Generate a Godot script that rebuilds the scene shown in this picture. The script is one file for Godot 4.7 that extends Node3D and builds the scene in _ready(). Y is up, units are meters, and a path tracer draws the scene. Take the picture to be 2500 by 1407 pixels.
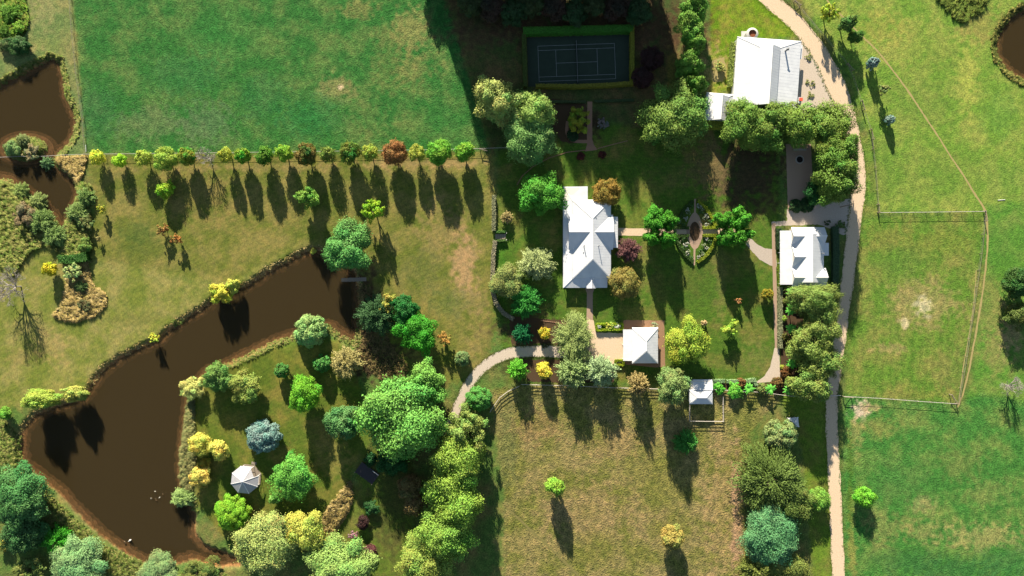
extends Node3D
# Aerial view of a country property. Survey units (u right, v down) are 7.87 to the metre; x = east, z = south, y = up.
const S := 7.87
const HC := 212.0
const K := 1.48
var rng := RandomNumberGenerator.new()
var taken := {}
var mats := {}
var crowns := {}
var meshes := {}
var low: Image
var pond_field := {}

func _ready():
	rng.seed = 20240611
	setup_view()
	make_materials()
	make_ground()
	make_water()
	make_paths()
	make_buildings()
	make_court()
	make_fences()
	make_hedges()
	make_trees()
	make_shrubs()
	make_small_things()
	make_grasses()

func setup_view():
	var cam := Camera3D.new()
	cam.name = "camera"
	cam.position = Vector3(0, HC, 0)
	cam.rotation_degrees = Vector3(-90, 0, 0)
	cam.fov = 2.0 * rad_to_deg(atan(703.5 / S / HC))
	cam.near = 1.0
	cam.far = 4000.0
	add_child(cam)
	cam.current = true
	var env := Environment.new()
	var sky_mat := ProceduralSkyMaterial.new()
	sky_mat.sky_top_color = Color(0.43, 0.52, 0.62)
	sky_mat.sky_horizon_color = Color(0.70, 0.75, 0.78)
	sky_mat.ground_horizon_color = Color(0.40, 0.42, 0.38)
	sky_mat.ground_bottom_color = Color(0.12, 0.14, 0.10)
	sky_mat.sky_curve = 0.12
	sky_mat.sky_energy_multiplier = 0.66
	sky_mat.ground_energy_multiplier = 0.40
	var sky := Sky.new()
	sky.sky_material = sky_mat
	env.background_mode = Environment.BG_SKY
	env.sky = sky
	env.tonemap_mode = Environment.TONE_MAPPER_LINEAR
	env.tonemap_exposure = 3.05
	env.sdfgi_enabled = true
	env.ssao_enabled = true
	env.ssil_enabled = true
	var we := WorldEnvironment.new()
	we.name = "environment"
	we.environment = env
	add_child(we)
	var sun := DirectionalLight3D.new()
	sun.name = "sun"
	sun.light_energy = 1.6
	sun.light_angular_distance = 0.6
	sun.light_color = Color(1.0, 0.95, 0.86)
	sun.shadow_enabled = true
	sun.directional_shadow_max_distance = 500.0
	add_child(sun)
	sun.look_at_from_position(Vector3.ZERO, Vector3(0.2, -0.385, 1.0), Vector3.UP)

# ---------------------------------------------------------------- helpers
func W(u: float, v: float, h := 0.0) -> Vector3:   # survey point; h > 0 for a mark read off the top of something h metres tall
	var k := (HC - h) / HC / S
	return Vector3((u - 1250.0) * k, h, (v - 703.5) * k)

func G(u: float, v: float) -> Vector3:
	var p := W(u, v)
	p.y = ground_y(p.x, p.z)
	return p

func numbered(called: String) -> String:
	if not taken.has(called):
		taken[called] = 0
		return called
	taken[called] += 1
	return "%s_%03d" % [called, taken[called]]

func thing(called: String, label: String, category: String, at := Vector3.ZERO, turn := 0.0, group := "") -> Node3D:
	var o := Node3D.new()
	o.name = numbered(called)
	add_child(o)
	o.position = at
	o.rotation.y = turn
	tag(o, label, category, group)
	return o

func tag(o: Node, label: String, category: String, group := ""):
	o.set_meta("label", label)
	o.set_meta("category", category)
	if group != "":
		o.set_meta("group", group)

func part(m: Mesh, called: String, material: Material, parent: Node3D, at := Vector3.ZERO) -> MeshInstance3D:
	var o := MeshInstance3D.new()
	o.name = called if parent != self else numbered(called)
	o.mesh = m
	o.material_override = material
	o.position = at
	parent.add_child(o, true)
	return o

func structure(m: Mesh, called: String, material: Material, label := "") -> MeshInstance3D:
	var o := part(m, called, material, self)
	o.set_meta("kind", "structure")
	if label != "":
		o.set_meta("label", label)
	return o

func lin(r: float, g: float, b: float, k := K) -> Color:   # picture colour 0..255 -> base colour (linear)
	var c := Color(r / 255.0, g / 255.0, b / 255.0).srgb_to_linear()
	return Color(c.r / k, c.g / k, c.b / k)

func mat(key: String, c: Color, rough := 0.85, tex: Texture2D = null, scale := 0.1, spec := 0.3) -> StandardMaterial3D:
	if mats.has(key):
		return mats[key]
	var m := StandardMaterial3D.new()
	m.albedo_color = c.linear_to_srgb()
	m.roughness = rough
	m.metallic_specular = spec
	if tex:
		m.albedo_texture = tex
		m.uv1_triplanar = true
		m.uv1_world_triplanar = true
		m.uv1_scale = Vector3.ONE * scale
	m.vertex_color_use_as_albedo = true
	mats[key] = m
	return m

func leaf_mat(c: Array) -> StandardMaterial3D:
	var key := "leaf%s" % [c]
	if mats.has(key):
		return mats[key]
	var m := mat(key, lin(0.98 * lerpf(c[0], 0.3 * c[0] + 0.6 * c[1] + 0.1 * c[2], 0.10), lerpf(c[1], 0.3 * c[0] + 0.6 * c[1] + 0.1 * c[2], 0.10), lerpf(c[2], 0.3 * c[0] + 0.6 * c[1] + 0.1 * c[2], 0.10), 1.22), 0.6, null, 0.1, 0.25)
	m.backlight = Color(0.45, 0.5, 0.3)
	return m

class MB:
	var v := PackedVector3Array()
	var n := PackedVector3Array()
	var c := PackedColorArray()
	var uv := PackedVector2Array()
	var ix := PackedInt32Array()
	func fan(pts: Array, col := Color.WHITE):   # clockwise seen from outside
		var nn: Vector3 = (pts[2] - pts[0]).cross(pts[1] - pts[0]).normalized()
		var b := v.size()
		for p in pts:
			v.append(p); n.append(nn); c.append(col); uv.append(Vector2(p.x, p.z) * 0.1)
		for i in range(1, pts.size() - 1):
			ix.append(b); ix.append(b + i); ix.append(b + i + 1)
	func box(ctr: Vector3, size: Vector3, bs := Basis.IDENTITY, col := Color.WHITE):
		var h := size * 0.5
		for ax in 3:
			for sg in [-1.0, 1.0]:
				var d := Vector3.ZERO; d[ax] = h[ax] * sg
				var e := Vector3.ZERO; e[(ax + 1) % 3] = h[(ax + 1) % 3]
				var f := Vector3.ZERO; f[(ax + 2) % 3] = h[(ax + 2) % 3] * sg
				var q := [d - e - f, d - e + f, d + e + f, d + e - f]
				var w := []
				for p in q: w.append(ctr + bs * p)
				fan(w, col)
	func bar(a: Vector3, b: Vector3, w: float, t: float, col := Color.WHITE):   # w across, t thick
		var z := (b - a)
		var l := z.length()
		z = z / l
		var x := Vector3.UP.cross(z)
		if x.length() < 0.01: x = Vector3.RIGHT
		x = x.normalized()
		box((a + b) * 0.5, Vector3(w, t, l), Basis(x, z.cross(x), z), col)
	func tube(a: Vector3, b: Vector3, ra: float, rb: float, sides := 6, col := Color.WHITE, cap := false):
		var z := (b - a).normalized()
		var x := z.cross(Vector3.RIGHT if absf(z.x) < 0.8 else Vector3.UP).normalized()
		var y := z.cross(x)
		var base := v.size()
		for i in sides:
			var t := TAU * i / sides
			var d := x * cos(t) + y * sin(t)
			v.append(a + d * ra); v.append(b + d * rb)
			n.append(d); n.append(d); c.append(col); c.append(col)
			uv.append(Vector2.ZERO); uv.append(Vector2.ZERO)
		for i in sides:
			var j := (i + 1) % sides
			for k in [0, 1, 2, 2, 1, 3]:
				ix.append(base + [2 * i, 2 * i + 1, 2 * j, 2 * j + 1][k])
		if cap:
			var ring := []
			for i in sides:
				var t := TAU * i / sides
				ring.append(b + (x * cos(t) + y * sin(t)) * rb)
			fan(ring, col)
			n.append_array(PackedVector3Array())
	func slab(pts: Array, th: float, col := Color.WHITE):   # polygon clockwise seen from its outside, thickened inwards
		var nn: Vector3 = (pts[2] - pts[0]).cross(pts[1] - pts[0]).normalized()
		fan(pts, col)
		var lo := []
		for p in pts: lo.append(p - nn * th)
		var rev := lo.duplicate(); rev.reverse()
		fan(rev, col)
		for i in pts.size():
			var j := (i + 1) % pts.size()
			fan([pts[j], pts[i], lo[i], lo[j]], col)
	func commit() -> ArrayMesh:
		var a := []
		a.resize(Mesh.ARRAY_MAX)
		a[Mesh.ARRAY_VERTEX] = v; a[Mesh.ARRAY_NORMAL] = n; a[Mesh.ARRAY_COLOR] = c; a[Mesh.ARRAY_TEX_UV] = uv; a[Mesh.ARRAY_INDEX] = ix
		var m := ArrayMesh.new()
		m.add_surface_from_arrays(Mesh.PRIMITIVE_TRIANGLES, a)
		return m

func noise_tex(freq: float, lo: Color, hi: Color, seed_ := 3, size := 512, octaves := 5) -> ImageTexture:   # tint around 1 (linear multipliers)
	var f := FastNoiseLite.new()
	f.seed = seed_
	f.frequency = freq
	f.noise_type = FastNoiseLite.TYPE_SIMPLEX_SMOOTH
	f.fractal_octaves = octaves
	var im := f.get_seamless_image(size, size)
	im.convert(Image.FORMAT_L8)
	var src := im.get_data()
	var ramp := []
	for i in 256:
		var c := lo.lerp(hi, i / 255.0).linear_to_srgb()
		ramp.append([int(clampf(c.r, 0, 1) * 255), int(clampf(c.g, 0, 1) * 255), int(clampf(c.b, 0, 1) * 255)])
	var out := PackedByteArray()
	out.resize(size * size * 3)
	for i in size * size:
		var q: Array = ramp[src[i]]
		out[i * 3] = q[0]; out[i * 3 + 1] = q[1]; out[i * 3 + 2] = q[2]
	return ImageTexture.create_from_image(Image.create_from_data(size, size, false, Image.FORMAT_RGB8, out))

func make_materials():
	var grit := noise_tex(0.05, Color(0.70, 0.68, 0.66), Color(1, 1, 1), 5)
	var soft := noise_tex(0.012, Color(0.82, 0.82, 0.83), Color(1, 1, 1), 8)
	var litter := noise_tex(0.09, Color(0.35, 0.33, 0.31), Color(1, 1, 1), 11)
	mat("gravel", lin(248, 222, 190, 1.5), 0.95, grit, 0.10)
	mat("grey_gravel", lin(220, 206, 192, 1.6), 0.95, grit, 0.10)
	mat("pale_drive", lin(232, 216, 198, 1.55), 0.95, grit, 0.10)
	mat("worn_grass", lin(156, 150, 92), 0.95, litter, 0.25)
	mat("paving", lin(196, 168, 146), 0.9, grit, 0.3)
	mat("brick", lin(178, 140, 116), 0.9, grit, 0.4)
	mat("mulch", lin(104, 84, 62), 0.95, litter, 0.25)
	mat("clay", lin(196, 156, 124), 0.95, litter, 0.2)
	mat("dry_earth", lin(190, 174, 118), 0.95, grit, 0.2)
	mat("roof", Color(0.60, 0.62, 0.65), 0.5, soft, 0.06, 0.4)
	mat("grey_roof", Color(0.36, 0.36, 0.385), 0.6, soft, 0.1, 0.4)
	mat("wall", Color(0.62, 0.58, 0.52), 0.85)
	mat("shed_wall", Color(0.42, 0.44, 0.42), 0.7)
	mat("trim", Color(0.70, 0.70, 0.70), 0.5)
	mat("glass", Color(0.03, 0.04, 0.05), 0.08, null, 0.1, 0.5)
	mat("door", Color(0.10, 0.16, 0.14), 0.5)
	mat("steel", Color(0.20, 0.21, 0.23), 0.5)
	mat("bark", Color(0.10, 0.075, 0.055), 0.95)
	mat("grey_bark", Color(0.28, 0.26, 0.24), 0.95)
	mat("timber", Color(0.33, 0.28, 0.23), 0.9, litter, 0.4)
	mat("dark_timber", Color(0.055, 0.05, 0.055), 0.85, soft, 0.5)
	mat("rail", Color(0.30, 0.27, 0.23), 0.85)
	mat("white_rail", Color(0.62, 0.58, 0.52), 0.8)
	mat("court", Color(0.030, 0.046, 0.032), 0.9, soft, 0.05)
	mat("line", Color(0.62, 0.64, 0.64), 0.8)
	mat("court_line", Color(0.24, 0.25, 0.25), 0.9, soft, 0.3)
	mat("net", Color(0.03, 0.03, 0.03), 0.9)
	mat("rust", Color(0.26, 0.085, 0.04), 0.95, litter, 0.5)
	mat("concrete", Color(0.52, 0.51, 0.49), 0.9, grit, 0.3)
	mat("red", Color(0.55, 0.09, 0.05), 0.6)
	mat("stone", Color(0.40, 0.37, 0.33), 0.95, grit, 0.4)
	mat("grass_blade", Color(1, 1, 1), 0.75, null, 0.1, 0.2)
	mat("brown_feather", Color(0.12, 0.085, 0.05), 0.8)
	mat("white_feather", Color(0.75, 0.74, 0.70), 0.8)
	mat("charcoal", Color(0.015, 0.014, 0.014), 0.95)
	mat("silt_bed", lin(150, 104, 62), 0.95, litter, 0.08)
	for i in 4:
		var m := mat("water_%d" % i, lin(80, 68, 45, 1.62), 0.06 if i == 0 else 0.9, null, 0.1, 0.12 if i == 0 else 0.0)
		if i < 3:
			m.transparency = BaseMaterial3D.TRANSPARENCY_ALPHA
			m.albedo_color.a = [0.25, 0.28, 0.36][i]

# ---------------------------------------------------------------- ground
const POND_A := [[-110,250],[0,205],[40,184],[85,160],[120,142],[142,148],[152,190],[155,228],[172,262],[182,292],[178,325],[165,350],[138,375],[126,396],[150,415],[180,440],[188,470],[174,511],[154,549],[160,575],[150,602],[138,598],[146,570],[130,535],[100,502],[52,462],[20,440],[-20,430],[-110,420]]
const POND_B := [[46,1100],[52,1050],[80,1015],[130,995],[198,974],[213,958],[224,938],[242,910],[290,874],[340,849],[385,830],[410,806],[450,779],[490,755],[520,730],[560,712],[600,699],[650,664],[700,639],[745,614],[775,608],[800,622],[830,645],[862,658],[872,700],[877,760],[872,800],[864,835],[836,820],[802,798],[770,797],[720,818],[660,838],[620,857],[580,877],[540,895],[500,912],[474,936],[462,955],[456,985],[448,1040],[440,1100],[438,1160],[446,1200],[462,1215],[472,1260],[472,1310],[500,1340],[545,1352],[585,1378],[540,1384],[500,1376],[465,1365],[400,1385],[340,1370],[290,1340],[240,1305],[190,1255],[140,1200],[90,1162],[56,1140]]
const POND_C := [[2510,15],[2470,40],[2445,72],[2434,105],[2440,138],[2465,172],[2500,195],[2560,210],[2640,190],[2640,20]]
const WATER_Y := -0.85

func poly(a: Array) -> PackedVector2Array:
	var p := PackedVector2Array()
	for q in a: p.append(Vector2(q[0], q[1]))
	return p

func inside_depth(p: Vector2, pl: PackedVector2Array) -> float:   # distance inside a polygon, negative outside (survey units)
	var d2 := 1e12
	var inn := false
	var n := pl.size()
	var j := n - 1
	for i in n:
		var a := pl[i]
		var b := pl[j]
		var e := b - a
		var w := p - a
		var t := clampf(w.dot(e) / e.length_squared(), 0.0, 1.0)
		d2 = minf(d2, (w - e * t).length_squared())
		if (a.y > p.y) != (b.y > p.y) and p.x < (b.x - a.x) * (p.y - a.y) / (b.y - a.y) + a.x:
			inn = not inn
		j = i
	return sqrt(d2) if inn else -sqrt(d2)

const GRIDS := [[-110, 90, 206, 277], [2380, -60, 50, 66]]   # u0, v0, columns, rows; step 5
func make_pond_field():
	var wob := FastNoiseLite.new()
	wob.seed = 77
	wob.frequency = 0.06
	for gi in 2:
		var g: Array = GRIDS[gi]
		var f := PackedFloat32Array()
		f.resize(g[2] * g[3])
		f.fill(-60.0)
		for pd in ([POND_A, POND_B] if gi == 0 else [POND_C]):
			var pl := poly(pd)
			var lo := Vector2(1e9, 1e9)
			var hi := -lo
			for q in pl:
				lo = lo.min(q); hi = hi.max(q)
			for r in g[3]:
				var vv: float = g[1] + r * 5.0
				if vv < lo.y - 45 or vv > hi.y + 45: continue
				for cidx in g[2]:
					var uu: float = g[0] + cidx * 5.0
					if uu < lo.x - 45 or uu > hi.x + 45: continue
					var d := inside_depth(Vector2(uu, vv), pl)
					if absf(d) < 60: d += wob.get_noise_2d(uu, vv) * 7.0
					if pd == POND_A:   # the islet
						var q := Vector2((uu - 58) / 50.0, (vv - 362) / 29.0)
						d = minf(d, (q.length() - 1.0) * 32.0)
					f[r * g[2] + cidx] = maxf(f[r * g[2] + cidx], d)
		pond_field[gi] = f

func field(u: float, v: float) -> float:
	for gi in 2:
		var g: Array = GRIDS[gi]
		var x: float = (u - g[0]) / 5.0
		var y: float = (v - g[1]) / 5.0
		if x < 0 or y < 0 or x >= g[2] - 1 or y >= g[3] - 1: continue
		var i := int(x)
		var j := int(y)
		var fx := x - i
		var fy := y - j
		var f: PackedFloat32Array = pond_field[gi]
		var k: int = j * g[2] + i
		var w: int = g[2]
		return lerpf(lerpf(f[k], f[k + 1], fx), lerpf(f[k + w], f[k + w + 1], fx), fy)
	return -60.0

func bank(d: float, u: float, v: float) -> float:   # ground height for a distance d inside the shore line
	var gentle := 1.0
	if (u > 40 and u < 470 and v > 1110 + 0.55 * u * 0.6) or (u > 690 and v > 780): gentle = 2.2
	var up := 14.0 * gentle
	if d < -up: return 0.0
	if d < 4.0: return -1.0 * smoothstep(-up, 4.0, d)
	return -1.0 - 1.2 * smoothstep(4.0, 52.0, d)

func ground_y(x: float, z: float) -> float:
	var u := x * S + 1250.0
	var v := z * S + 703.5
	var d := field(u, v)
	return bank(d, u, v) if d > -40 else 0.0

func make_ground():
	make_pond_field()
	make_low_map()
	var gm := ground_material()
	var mb := MB.new()
	# flat sheets round the two shaped areas
	var rects := [[915, -100, 2380, 1470], [2380, 265, 2620, 1470], [-110, -100, 915, 90], [2380, -100, 2620, -60]]
	for r in rects:
		ground_patch(mb, r[0], r[1], r[2], r[3])
	for gi in 2:
		var g: Array = GRIDS[gi]
		var base := mb.v.size()
		for r in g[3]:
			for c in g[2]:
				var p := W(g[0] + c * 5.0, g[1] + r * 5.0)
				p.y = ground_y(p.x, p.z)
				var e := 0.3
				var nx := ground_y(p.x - e, p.z) - ground_y(p.x + e, p.z)
				var nz := ground_y(p.x, p.z - e) - ground_y(p.x, p.z + e)
				mb.v.append(p)
				mb.n.append(Vector3(nx, 2 * e, nz).normalized())
				mb.c.append(Color.WHITE)
				mb.uv.append(map_uv(g[0] + c * 5.0, g[1] + r * 5.0))
		for r in g[3] - 1:
			for c in g[2] - 1:
				var k: int = base + r * g[2] + c
				for q in [k, k + 1, k + g[2] + 1, k, k + g[2] + 1, k + g[2]]: mb.ix.append(q)
	var inner := mb.commit()
	var far := MB.new()
	for r in [[-24000, -24000, 26500, -100], [-24000, 1470, 26500, 26000], [-24000, -100, -110, 1470], [2620, -100, 26500, 1470]]:
		ground_patch(far, r[0], r[1], r[2], r[3])
	var fa := []
	fa.resize(Mesh.ARRAY_MAX)
	fa[Mesh.ARRAY_VERTEX] = far.v; fa[Mesh.ARRAY_NORMAL] = far.n; fa[Mesh.ARRAY_COLOR] = far.c; fa[Mesh.ARRAY_TEX_UV] = far.uv; fa[Mesh.ARRAY_INDEX] = far.ix
	inner.add_surface_from_arrays(Mesh.PRIMITIVE_TRIANGLES, fa)
	inner.surface_set_material(0, gm)
	inner.surface_set_material(1, mat("far_grass", lin(100, 128, 62), 0.95, noise_tex(0.02, Color(0.6, 0.65, 0.55), Color(1, 1, 1), 21), 0.02))
	var o := MeshInstance3D.new()
	o.name = "ground"
	o.mesh = inner
	o.set_meta("kind", "structure")
	o.set_meta("label", "grassed ground of the lawns and paddocks, sinking at the ponds")
	add_child(o)

func ground_patch(mb: MB, u0: float, v0: float, u1: float, v1: float):
	var base := mb.v.size()
	for q in [[u0, v0], [u1, v0], [u1, v1], [u0, v1]]:
		mb.v.append(W(q[0], q[1])); mb.n.append(Vector3.UP); mb.c.append(Color.WHITE); mb.uv.append(map_uv(q[0], q[1]))
	for i in [0, 1, 2, 0, 2, 3]: mb.ix.append(base + i)

func map_uv(u: float, v: float) -> Vector2:
	return Vector2((u + 110.0) / 2730.0, (v + 100.0) / 1570.0)

const LW := 546
const LH := 314
# zones: outline, colour of the lush grass, colour of the dry grass, share of dry, softness, roughness of the sward, mowing (0 none)
func zones() -> Array:
	return [
		[[[-110,-100],[2620,-100],[2620,1470],[-110,1470]], [92,122,58], [132,126,74], 0.4, 0, 0.6, 0],
		[[[-110,-100],[168,-100],[212,376],[-110,380]], [110,132,76], [142,140,88], 0.5, 6, 0.6, 0],
		[[[171,-100],[1062,-100],[1120,100],[1200,378],[212,376]], [58,116,54], [102,130,70], 0.40, 4, 1.0, 0],
		[[[205,380],[1205,372],[1215,800],[1180,900],[1060,960],[900,820],[880,640],[780,600],[560,700],[215,640],[225,470]], [102,114,48], [140,132,74], 0.55, 10, 0.4, 1],
		[[[-110,600],[130,600],[260,640],[560,690],[740,600],[560,720],[220,940],[180,970],[50,1000],[-110,1010]], [116,128,56], [150,144,84], 0.5, 14, 0.35, 2],
		[[[480,920],[720,820],[830,830],[880,950],[890,1080],[850,1180],[780,1290],[560,1330],[480,1230],[470,1000]], [92,112,42], [134,126,62], 0.35, 6, 0.35, 3],
		[[[880,1000],[1010,1000],[1010,1407],[860,1470],[780,1407],[800,1300],[870,1180]], [96,118,46], [128,124,66], 0.3, 8, 0.4, 0],
		[[[1200,950],[1330,935],[1920,960],[1830,1060],[1815,1470],[1230,1470],[1230,1200]], [118,122,60], [148,136,88], 0.58, 6, 1.2, 0],
		[[[1215,370],[1500,300],[1900,330],[1910,930],[1700,940],[1240,935],[1215,760]], [84,116,42], [128,122,64], 0.22, 8, 0.45, 4],
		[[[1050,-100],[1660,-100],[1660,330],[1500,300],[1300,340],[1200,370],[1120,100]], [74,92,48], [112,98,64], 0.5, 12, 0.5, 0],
		[[[1735,-100],[1860,-100],[1960,90],[1800,95],[1785,220],[1735,230]], [108,142,34], [150,146,66], 0.3, 4, 0.6, 0],
		[[[1890,-100],[2620,-100],[2620,520],[2140,520],[2120,330],[2060,160]], [114,150,60], [152,162,80], 0.38, 8, 0.7, 0],
		[[[2085,330],[2140,330],[2145,530],[2410,518],[2400,700],[2340,985],[2062,966],[2070,820],[2105,560]], [102,138,54], [138,142,74], 0.42, 6, 0.8, 5],
		[[[2410,500],[2620,480],[2620,1010],[2360,990],[2400,720]], [94,142,56], [128,148,74], 0.32, 10, 0.7, 0],
		[[[2060,968],[2340,988],[2400,960],[2620,1000],[2620,1470],[2055,1470]], [74,130,58], [124,146,76], 0.32, 8, 1.0, 0],
		[[[1900,960],[2030,960],[2040,1470],[1990,1470],[1960,1100]], [104,134,46], [124,126,62], 0.25, 6, 0.5, 0],
	]

# bare, dry or lush spots: u, v, half width, half height, colour, strength
const SPOTS := [
	[820,212,40,30,[150,140,90],0.7],[832,213,7,6,[214,190,150],1.0],[1005,75,40,70,[146,142,86],0.7],[880,25,50,25,[140,134,80],0.6],[1010,160,60,40,[140,138,82],0.5],
	[950,150,40,90,[128,132,76],0.4],[500,300,70,50,[92,122,84],0.6],[370,300,90,40,[104,124,84],0.5],[240,270,50,70,[60,112,66],0.5],[450,180,90,50,[50,116,62],0.5],
	[760,290,80,50,[44,118,62],0.5],[640,240,60,60,[44,112,60],0.45],[900,290,60,40,[120,132,76],0.4],[540,90,90,60,[60,128,60],0.4],[1090,300,50,40,[70,124,62],0.4],
	[90,30,50,60,[150,150,100],0.6],[110,120,40,30,[112,140,70],0.4],[60,120,40,12,[176,160,110],0.5],[20,20,50,60,[84,124,48],0.6],
	[340,600,50,40,[92,108,48],0.6],[330,570,40,30,[80,104,46],0.5],[330,780,60,14,[104,112,52],0.4],[120,850,40,40,[168,146,96],0.5],[60,870,60,20,[150,132,84],0.4],
	[640,520,150,50,[140,128,72],0.35],[480,480,90,60,[140,124,72],0.4],[1130,640,30,70,[186,150,112],0.75],[1080,560,60,60,[160,136,92],0.5],[1150,740,50,30,[164,138,98],0.5],
	[1030,660,50,60,[104,112,60],0.5],[1180,830,40,40,[150,132,84],0.4],[1100,740,40,30,[96,114,58],0.5],[980,520,30,30,[120,116,62],0.4],[1170,460,14,90,[116,128,62],0.4],
	[1000,398,180,10,[176,148,104],0.6],[700,410,300,10,[160,138,92],0.4],[440,410,160,9,[150,132,84],0.3],
	[1240,1090,22,110,[112,120,70],0.6],[1290,1330,90,40,[150,138,86],0.5],[1600,1160,80,60,[132,128,68],0.4],[1440,1250,120,80,[164,138,98],0.4],[1760,1250,40,160,[176,148,104],0.55],
	[1640,1200,40,30,[126,128,64],0.5],[1450,1340,60,40,[128,126,66],0.5],[1310,1040,60,40,[150,122,84],0.5],[1500,1080,80,40,[160,134,92],0.4],[1820,1050,40,60,[112,124,56],0.4],[1800,1240,14,170,[190,150,124],0.6],
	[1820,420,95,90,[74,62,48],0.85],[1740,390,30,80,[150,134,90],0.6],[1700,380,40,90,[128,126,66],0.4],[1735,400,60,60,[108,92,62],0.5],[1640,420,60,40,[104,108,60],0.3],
	[1560,530,50,60,[122,132,60],0.6],[1570,640,20,80,[134,128,72],0.5],[1700,680,90,70,[74,96,40],0.5],[1860,870,40,40,[126,128,72],0.5],[1790,900,50,20,[116,120,62],0.4],[1760,680,16,120,[140,128,80],0.4],
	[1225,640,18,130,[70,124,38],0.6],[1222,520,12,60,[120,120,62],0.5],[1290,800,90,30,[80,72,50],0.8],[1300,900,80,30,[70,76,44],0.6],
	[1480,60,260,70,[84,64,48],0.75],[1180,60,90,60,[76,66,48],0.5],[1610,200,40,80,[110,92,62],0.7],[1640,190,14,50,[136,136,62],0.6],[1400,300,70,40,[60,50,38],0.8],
	[1755,160,30,45,[186,160,110],0.7],[1800,30,40,40,[122,148,44],0.5],[1770,60,20,50,[160,150,72],0.5],
	[2230,110,120,60,[160,162,84],0.4],[2150,70,60,40,[164,160,80],0.5],[2360,190,26,90,[182,182,90],0.6],[2400,60,60,40,[150,142,80],0.6],[2250,250,90,60,[112,138,64],0.4],[2290,420,120,60,[108,138,60],0.4],[2160,420,40,80,[104,132,58],0.4],
	[2440,280,40,60,[100,148,62],0.5],[2300,150,60,40,[112,142,60],0.4],[2460,440,60,50,[120,148,70],0.4],
	[2260,740,90,60,[168,150,104],0.55],[2255,750,22,22,[224,212,176],0.7],[2210,790,12,10,[214,200,160],0.8],[2180,850,50,12,[170,152,104],0.6],[2160,580,60,40,[140,136,70],0.4],[2290,590,90,30,[122,138,58],0.4],[2200,640,60,40,[92,130,54],0.5],[2330,900,40,60,[126,132,72],0.5],
	[2225,960,100,16,[142,136,72],0.4],[2420,760,50,80,[150,142,86],0.5],[2440,860,40,60,[146,140,84],0.5],[2470,800,24,70,[190,160,120],0.6],[2440,620,50,60,[84,134,54],0.5],
	[2100,1003,26,24,[218,198,172],0.95],[2120,995,30,10,[206,176,130],0.6],[2090,1060,20,40,[184,160,104],0.5],[2150,1040,40,30,[150,142,80],0.4],[2250,1230,30,20,[186,160,112],0.6],[2160,1290,60,40,[158,146,90],0.5],[2260,1300,50,30,[160,150,94],0.5],[2400,1310,110,30,[176,160,104],0.6],
	[2200,1180,80,60,[84,130,66],0.5],[2350,1140,60,40,[110,130,70],0.5],[2230,1372,90,30,[60,112,58],0.5],[2330,1392,120,26,[56,110,58],0.55],[2460,1378,70,40,[58,118,62],0.5],[2080,1330,10,110,[176,156,84],0.5],[2420,1200,60,40,[122,140,78],0.4],[2076,1180,8,120,[74,112,40],0.5],
	[560,960,60,60,[96,112,44],0.4],[820,1120,40,70,[150,136,76],0.6],[690,1110,30,30,[138,124,66],0.5],[640,870,80,30,[104,118,44],0.5],[830,1210,40,40,[108,112,48],0.5],
	[140,1330,40,60,[100,134,44],0.5],[90,1230,30,60,[92,130,44],0.5],[10,1180,40,70,[96,144,52],0.6],[10,560,20,60,[84,148,52],0.9],[890,780,30,120,[70,54,42],0.85],[930,870,60,60,[66,54,42],0.8],[960,1200,60,160,[70,74,40],0.6],
]

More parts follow.
